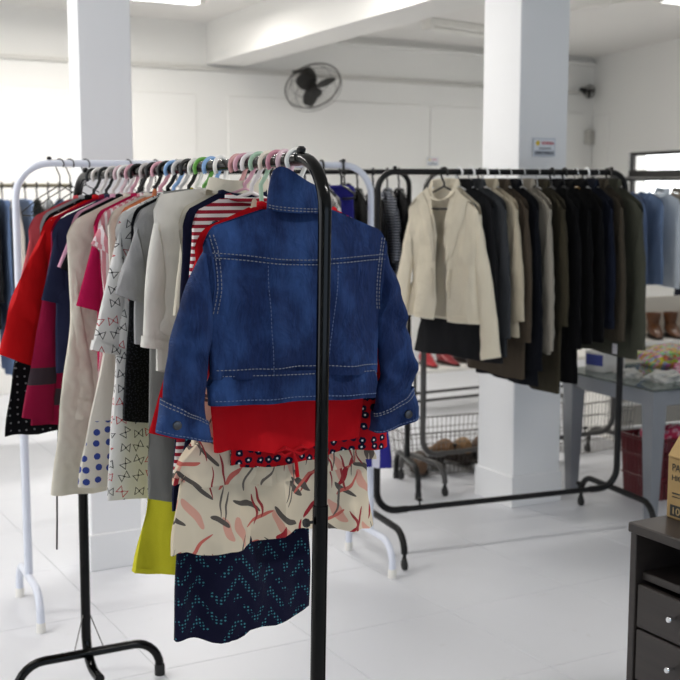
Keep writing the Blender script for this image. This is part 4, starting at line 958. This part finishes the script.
def shoe(name, label, cat, loc, rz, mat, solemat, L=.24, shaft=0.0, group=None, W=.04):
    o = thing(name, label, cat, loc, rz, group)
    def rowsf(z0f, z1f, grow):
        rows = []
        for i in range(13):
            t_ = i / 12; x = (t_ - .5) * L; w = W * (math.sin(math.pi * (.08 + .86 * t_)) ** .45) * (1 + .12 * math.sin(t_ * 5)) + grow
            zt = z1f(t_); zb = z0f(t_)
            rows.append([(x, w * math.cos(a), zb + (zt - zb) * (.5 + .5 * math.sin(a))) for a in [2 * math.pi * k / 12 for k in range(12)]])
        return rows
    top = lambda t_: .02 + .065 * sm((.75 - t_) / .55) + .022 * math.sin(math.pi * min(1, t_ * 1.0))
    MB().grid(rowsf(lambda t_: .012, top, 0), True, capa=True, capb=True).build('upper', mat, o)
    MB().grid(rowsf(lambda t_: 0, lambda t_: .018, .004), True, capa=True, capb=True).build('sole', solemat, o)
    if shaft:
        MB().lathe([(.036, .05), (.037, .10), (.043, .05 + shaft * .7), (.047, .05 + shaft), (.042, .05 + shaft - .005), (.038, .1)], (-L * .26, 0, 0), 16, cap=False).build('shaft', mat, o)
    return o
lea = plain('#5a3519', .4, name='brown_leather'); dk = plain('#2a201a', .6)
# shelf of boots behind the table
SH = thing('boot_shelf', 'low white shelf holding brown boots near the side window', 'shelf', (5.55, 5.50, 0), R(-6))
MB().box((0, 0, .58), (1.3, .32, .025), .003).build('board', M['whiteplastic'], SH, smooth=False)
MB().box((0, 0, .22), (1.3, .32, .025), .003).build('board', M['whiteplastic'], SH, smooth=False)
MB().box((0, .15, .42), (1.28, .012, .82), .002).build('back_panel', plain('#d8d0c2', .6), SH, smooth=False)
for s in (-1, 1): MB().box((s * .64, 0, .44), (.025, .32, .88), .003).build('side_panel', M['whiteplastic'], SH, smooth=False)
for k, (x, y) in enumerate(((5.28, 5.50), (5.40, 5.47), (5.55, 5.46), (5.67, 5.44))):
    shoe('ankle_boot', ('brown leather ankle boot leftmost on the boot shelf', 'brown leather ankle boot second on the boot shelf', 'brown leather ankle boot third on the boot shelf', 'brown leather ankle boot rightmost on the boot shelf')[k], 'boot', (x, y, .593), R(-120 + 6 * k), lea, dk, L=.22, shaft=.10, group='boots on the low shelf')

# red basket below the table, wire basket with shoes
def basket(label, loc, rz, sx, sy, h, mat, nx, ny, nz, wr, solid=False, cat='basket', name='wire_basket'):
    o = thing(name, label, cat, loc, rz)
    rim = MB(); q = [(-sx / 2, -sy / 2), (sx / 2, -sy / 2), (sx / 2, sy / 2), (-sx / 2, sy / 2)]
    rim.tube([(x, y, h) for x, y in q], wr * 2.2, 6, closed=True); rim.build('rim', mat, o)
    body = MB(); k = .9
    if solid:
        for (x0, y0), (x1, y1) in zip(q, q[1:] + q[:1]):
            n_ = nx
            for i in range(n_):
                a, b_ = (i + .12) / n_, (i + .88) / n_
                P = lambda f, kk, z: Vector(((x0 + (x1 - x0) * f) * kk, (y0 + (y1 - y0) * f) * kk, z))
                for (aa, bb) in ((a, b_),):
                    pts = [P(aa, k, .0), P(bb, k, .0), P(bb, 1, h), P(aa, 1, h)]
                    ins = [p_ * .97 + Vector((0, 0, p_.z * .03)) for p_ in pts]
                    MB().add(pts + ins, [(0, 1, 2, 3), (7, 6, 5, 4), (0, 4, 5, 1), (1, 5, 6, 2), (2, 6, 7, 3), (3, 7, 4, 0)]).build('slat', mat, o, smooth=False)
        MB().box((0, 0, .006), (sx * k, sy * k, .008)).build('base', mat, o, smooth=False)
        for z in (h * .35, h * .7):
            kk = k + (1 - k) * z / h; rim2 = MB().tube([(x * kk, y * kk, z) for x, y in q], wr * 1.6, 6, closed=True); rim2.build('hoop', mat, o)
    else:
        for i in range(nx + 1):
            f = i / nx * 2 - 1
            for s in (-1, 1): body.tube([(f * sx / 2, s * sy / 2, h), (f * sx / 2 * k, s * sy / 2 * k, .01)], wr, 4)
            body.tube([(f * sx / 2 * k, -sy / 2 * k, .01), (f * sx / 2 * k, sy / 2 * k, .01)], wr, 4)
        for i in range(ny + 1):
            f = i / ny * 2 - 1
            for s in (-1, 1): body.tube([(s * sx / 2, f * sy / 2, h), (s * sx / 2 * k, f * sy / 2 * k, .01)], wr, 4)
        for i in range(nz):
            z = .01 + (h - .01) * i / nz; kk = k + (1 - k) * z / h; body.tube([(x * kk, y * kk, z) for x, y in q], wr * 1.2, 4, closed=True)
        body.build('mesh', mat, o, kind='stuff')
    return o
redp = plain('#5a0f18', .4, name='red_plastic')
basket('tall dark red slatted basket under the glass table', (4.27, 4.36, 0), R(-5), .34, .26, .30, redp, 9, 7, 3, .004, True, name='laundry_basket')
blob('pink_laundry', 'pink and red laundry heaped in the dark red basket', 'laundry', (4.27, 4.36, .22), (.13, .09, .13), fabric('#c43c5c', 'flowerdots', '#e2a5b4', '#802038', 26), 2.2, rough=.5)
basket('long wire basket of shoes beside the square column', (3.62, 5.36, 0), R(-8), .62, .40, .24, M['wire'], 22, 14, 4, .0018)
sc_ = ['#5b4028', '#3b2c20', '#6d4d2c', '#241c17', '#8a6a45', '#3d3026', '#55391f', '#1d1917']
for k in range(8):
    shoe('shoe', ('brown lace shoe at the left end of the wire basket', 'dark brown shoe in the wire basket', 'tan brown shoe tilted on top in the wire basket', 'near black shoe in the middle of the wire basket', 'light tan shoe at the back of the wire basket', 'mud brown shoe on the near side of the wire basket', 'chestnut shoe at the right of the wire basket', 'black shoe at the far right of the wire basket')[k], 'shoe', (3.41 + .06 * k, 5.36 + (.06 if k % 2 else -.07) - .008 * k, .012 + (.085 if k in (2, 4, 6) else .0)), R(70 + 13 * (k % 3)), plain(sc_[k], .5), dk, L=.22, group='shoes in the wire basket')
basket('small wire basket behind the glass table', (4.62, 5.35, 0), R(4), .5, .3, .3, M['wire'], 18, 10, 4, .0016)
o = thing('storage_crate', 'small black crate on the floor behind the suit rack', 'crate', (4.06, 5.18, 0), R(5))
MB().box((0, 0, .005), (.26, .2, .01)).build('base', M['rubber'], o, smooth=False)
for s in (-1, 1): MB().box((s * .126, 0, .08), (.008, .2, .15), .002).build('wall', M['rubber'], o, smooth=False); MB().box((0, s * .096, .08), (.244, .008, .15), .002).build('wall', M['rubber'], o, smooth=False)

# low shoe bench along the back
BN = thing('shoe_bench', 'long low white shoe bench on a dark frame at the back', 'bench', (5.35, 6.62, 0), R(0))
MB().box((0, .14, .30), (2.3, .32, .025), .003).build('board', M['whiteplastic'], BN, smooth=False)
MB().tube([(-1.13, .02, .10), (1.13, .02, .10)], .010, 8).build('front_rail', M['darkframe'], BN)
MB().tube([(-1.13, .28, .10), (1.13, .28, .10)], .010, 8).build('back_rail', M['darkframe'], BN)
for x in (-1.1, 1.1):
    for y in (.02, .28): MB().tube([(x, y, 0), (x, y, .288)], .011, 8).build('leg', M['darkframe'], BN)
for k, c in enumerate(('#a3232b', '#7d1a22', '#2b2326', '#8c2a31', '#443034')):
    shoe('shoe', ('bright red shoe leftmost on the shoe bench', 'dark red shoe on the shoe bench', 'black shoe on the shoe bench', 'brick red shoe on the shoe bench', 'dull brown shoe rightmost on the shoe bench')[k], 'shoe', (4.42 + .16 * k, 6.74, .313), R(-100 + 10 * (k % 3)), plain(c, .45), dk, group='shoes on the bench')
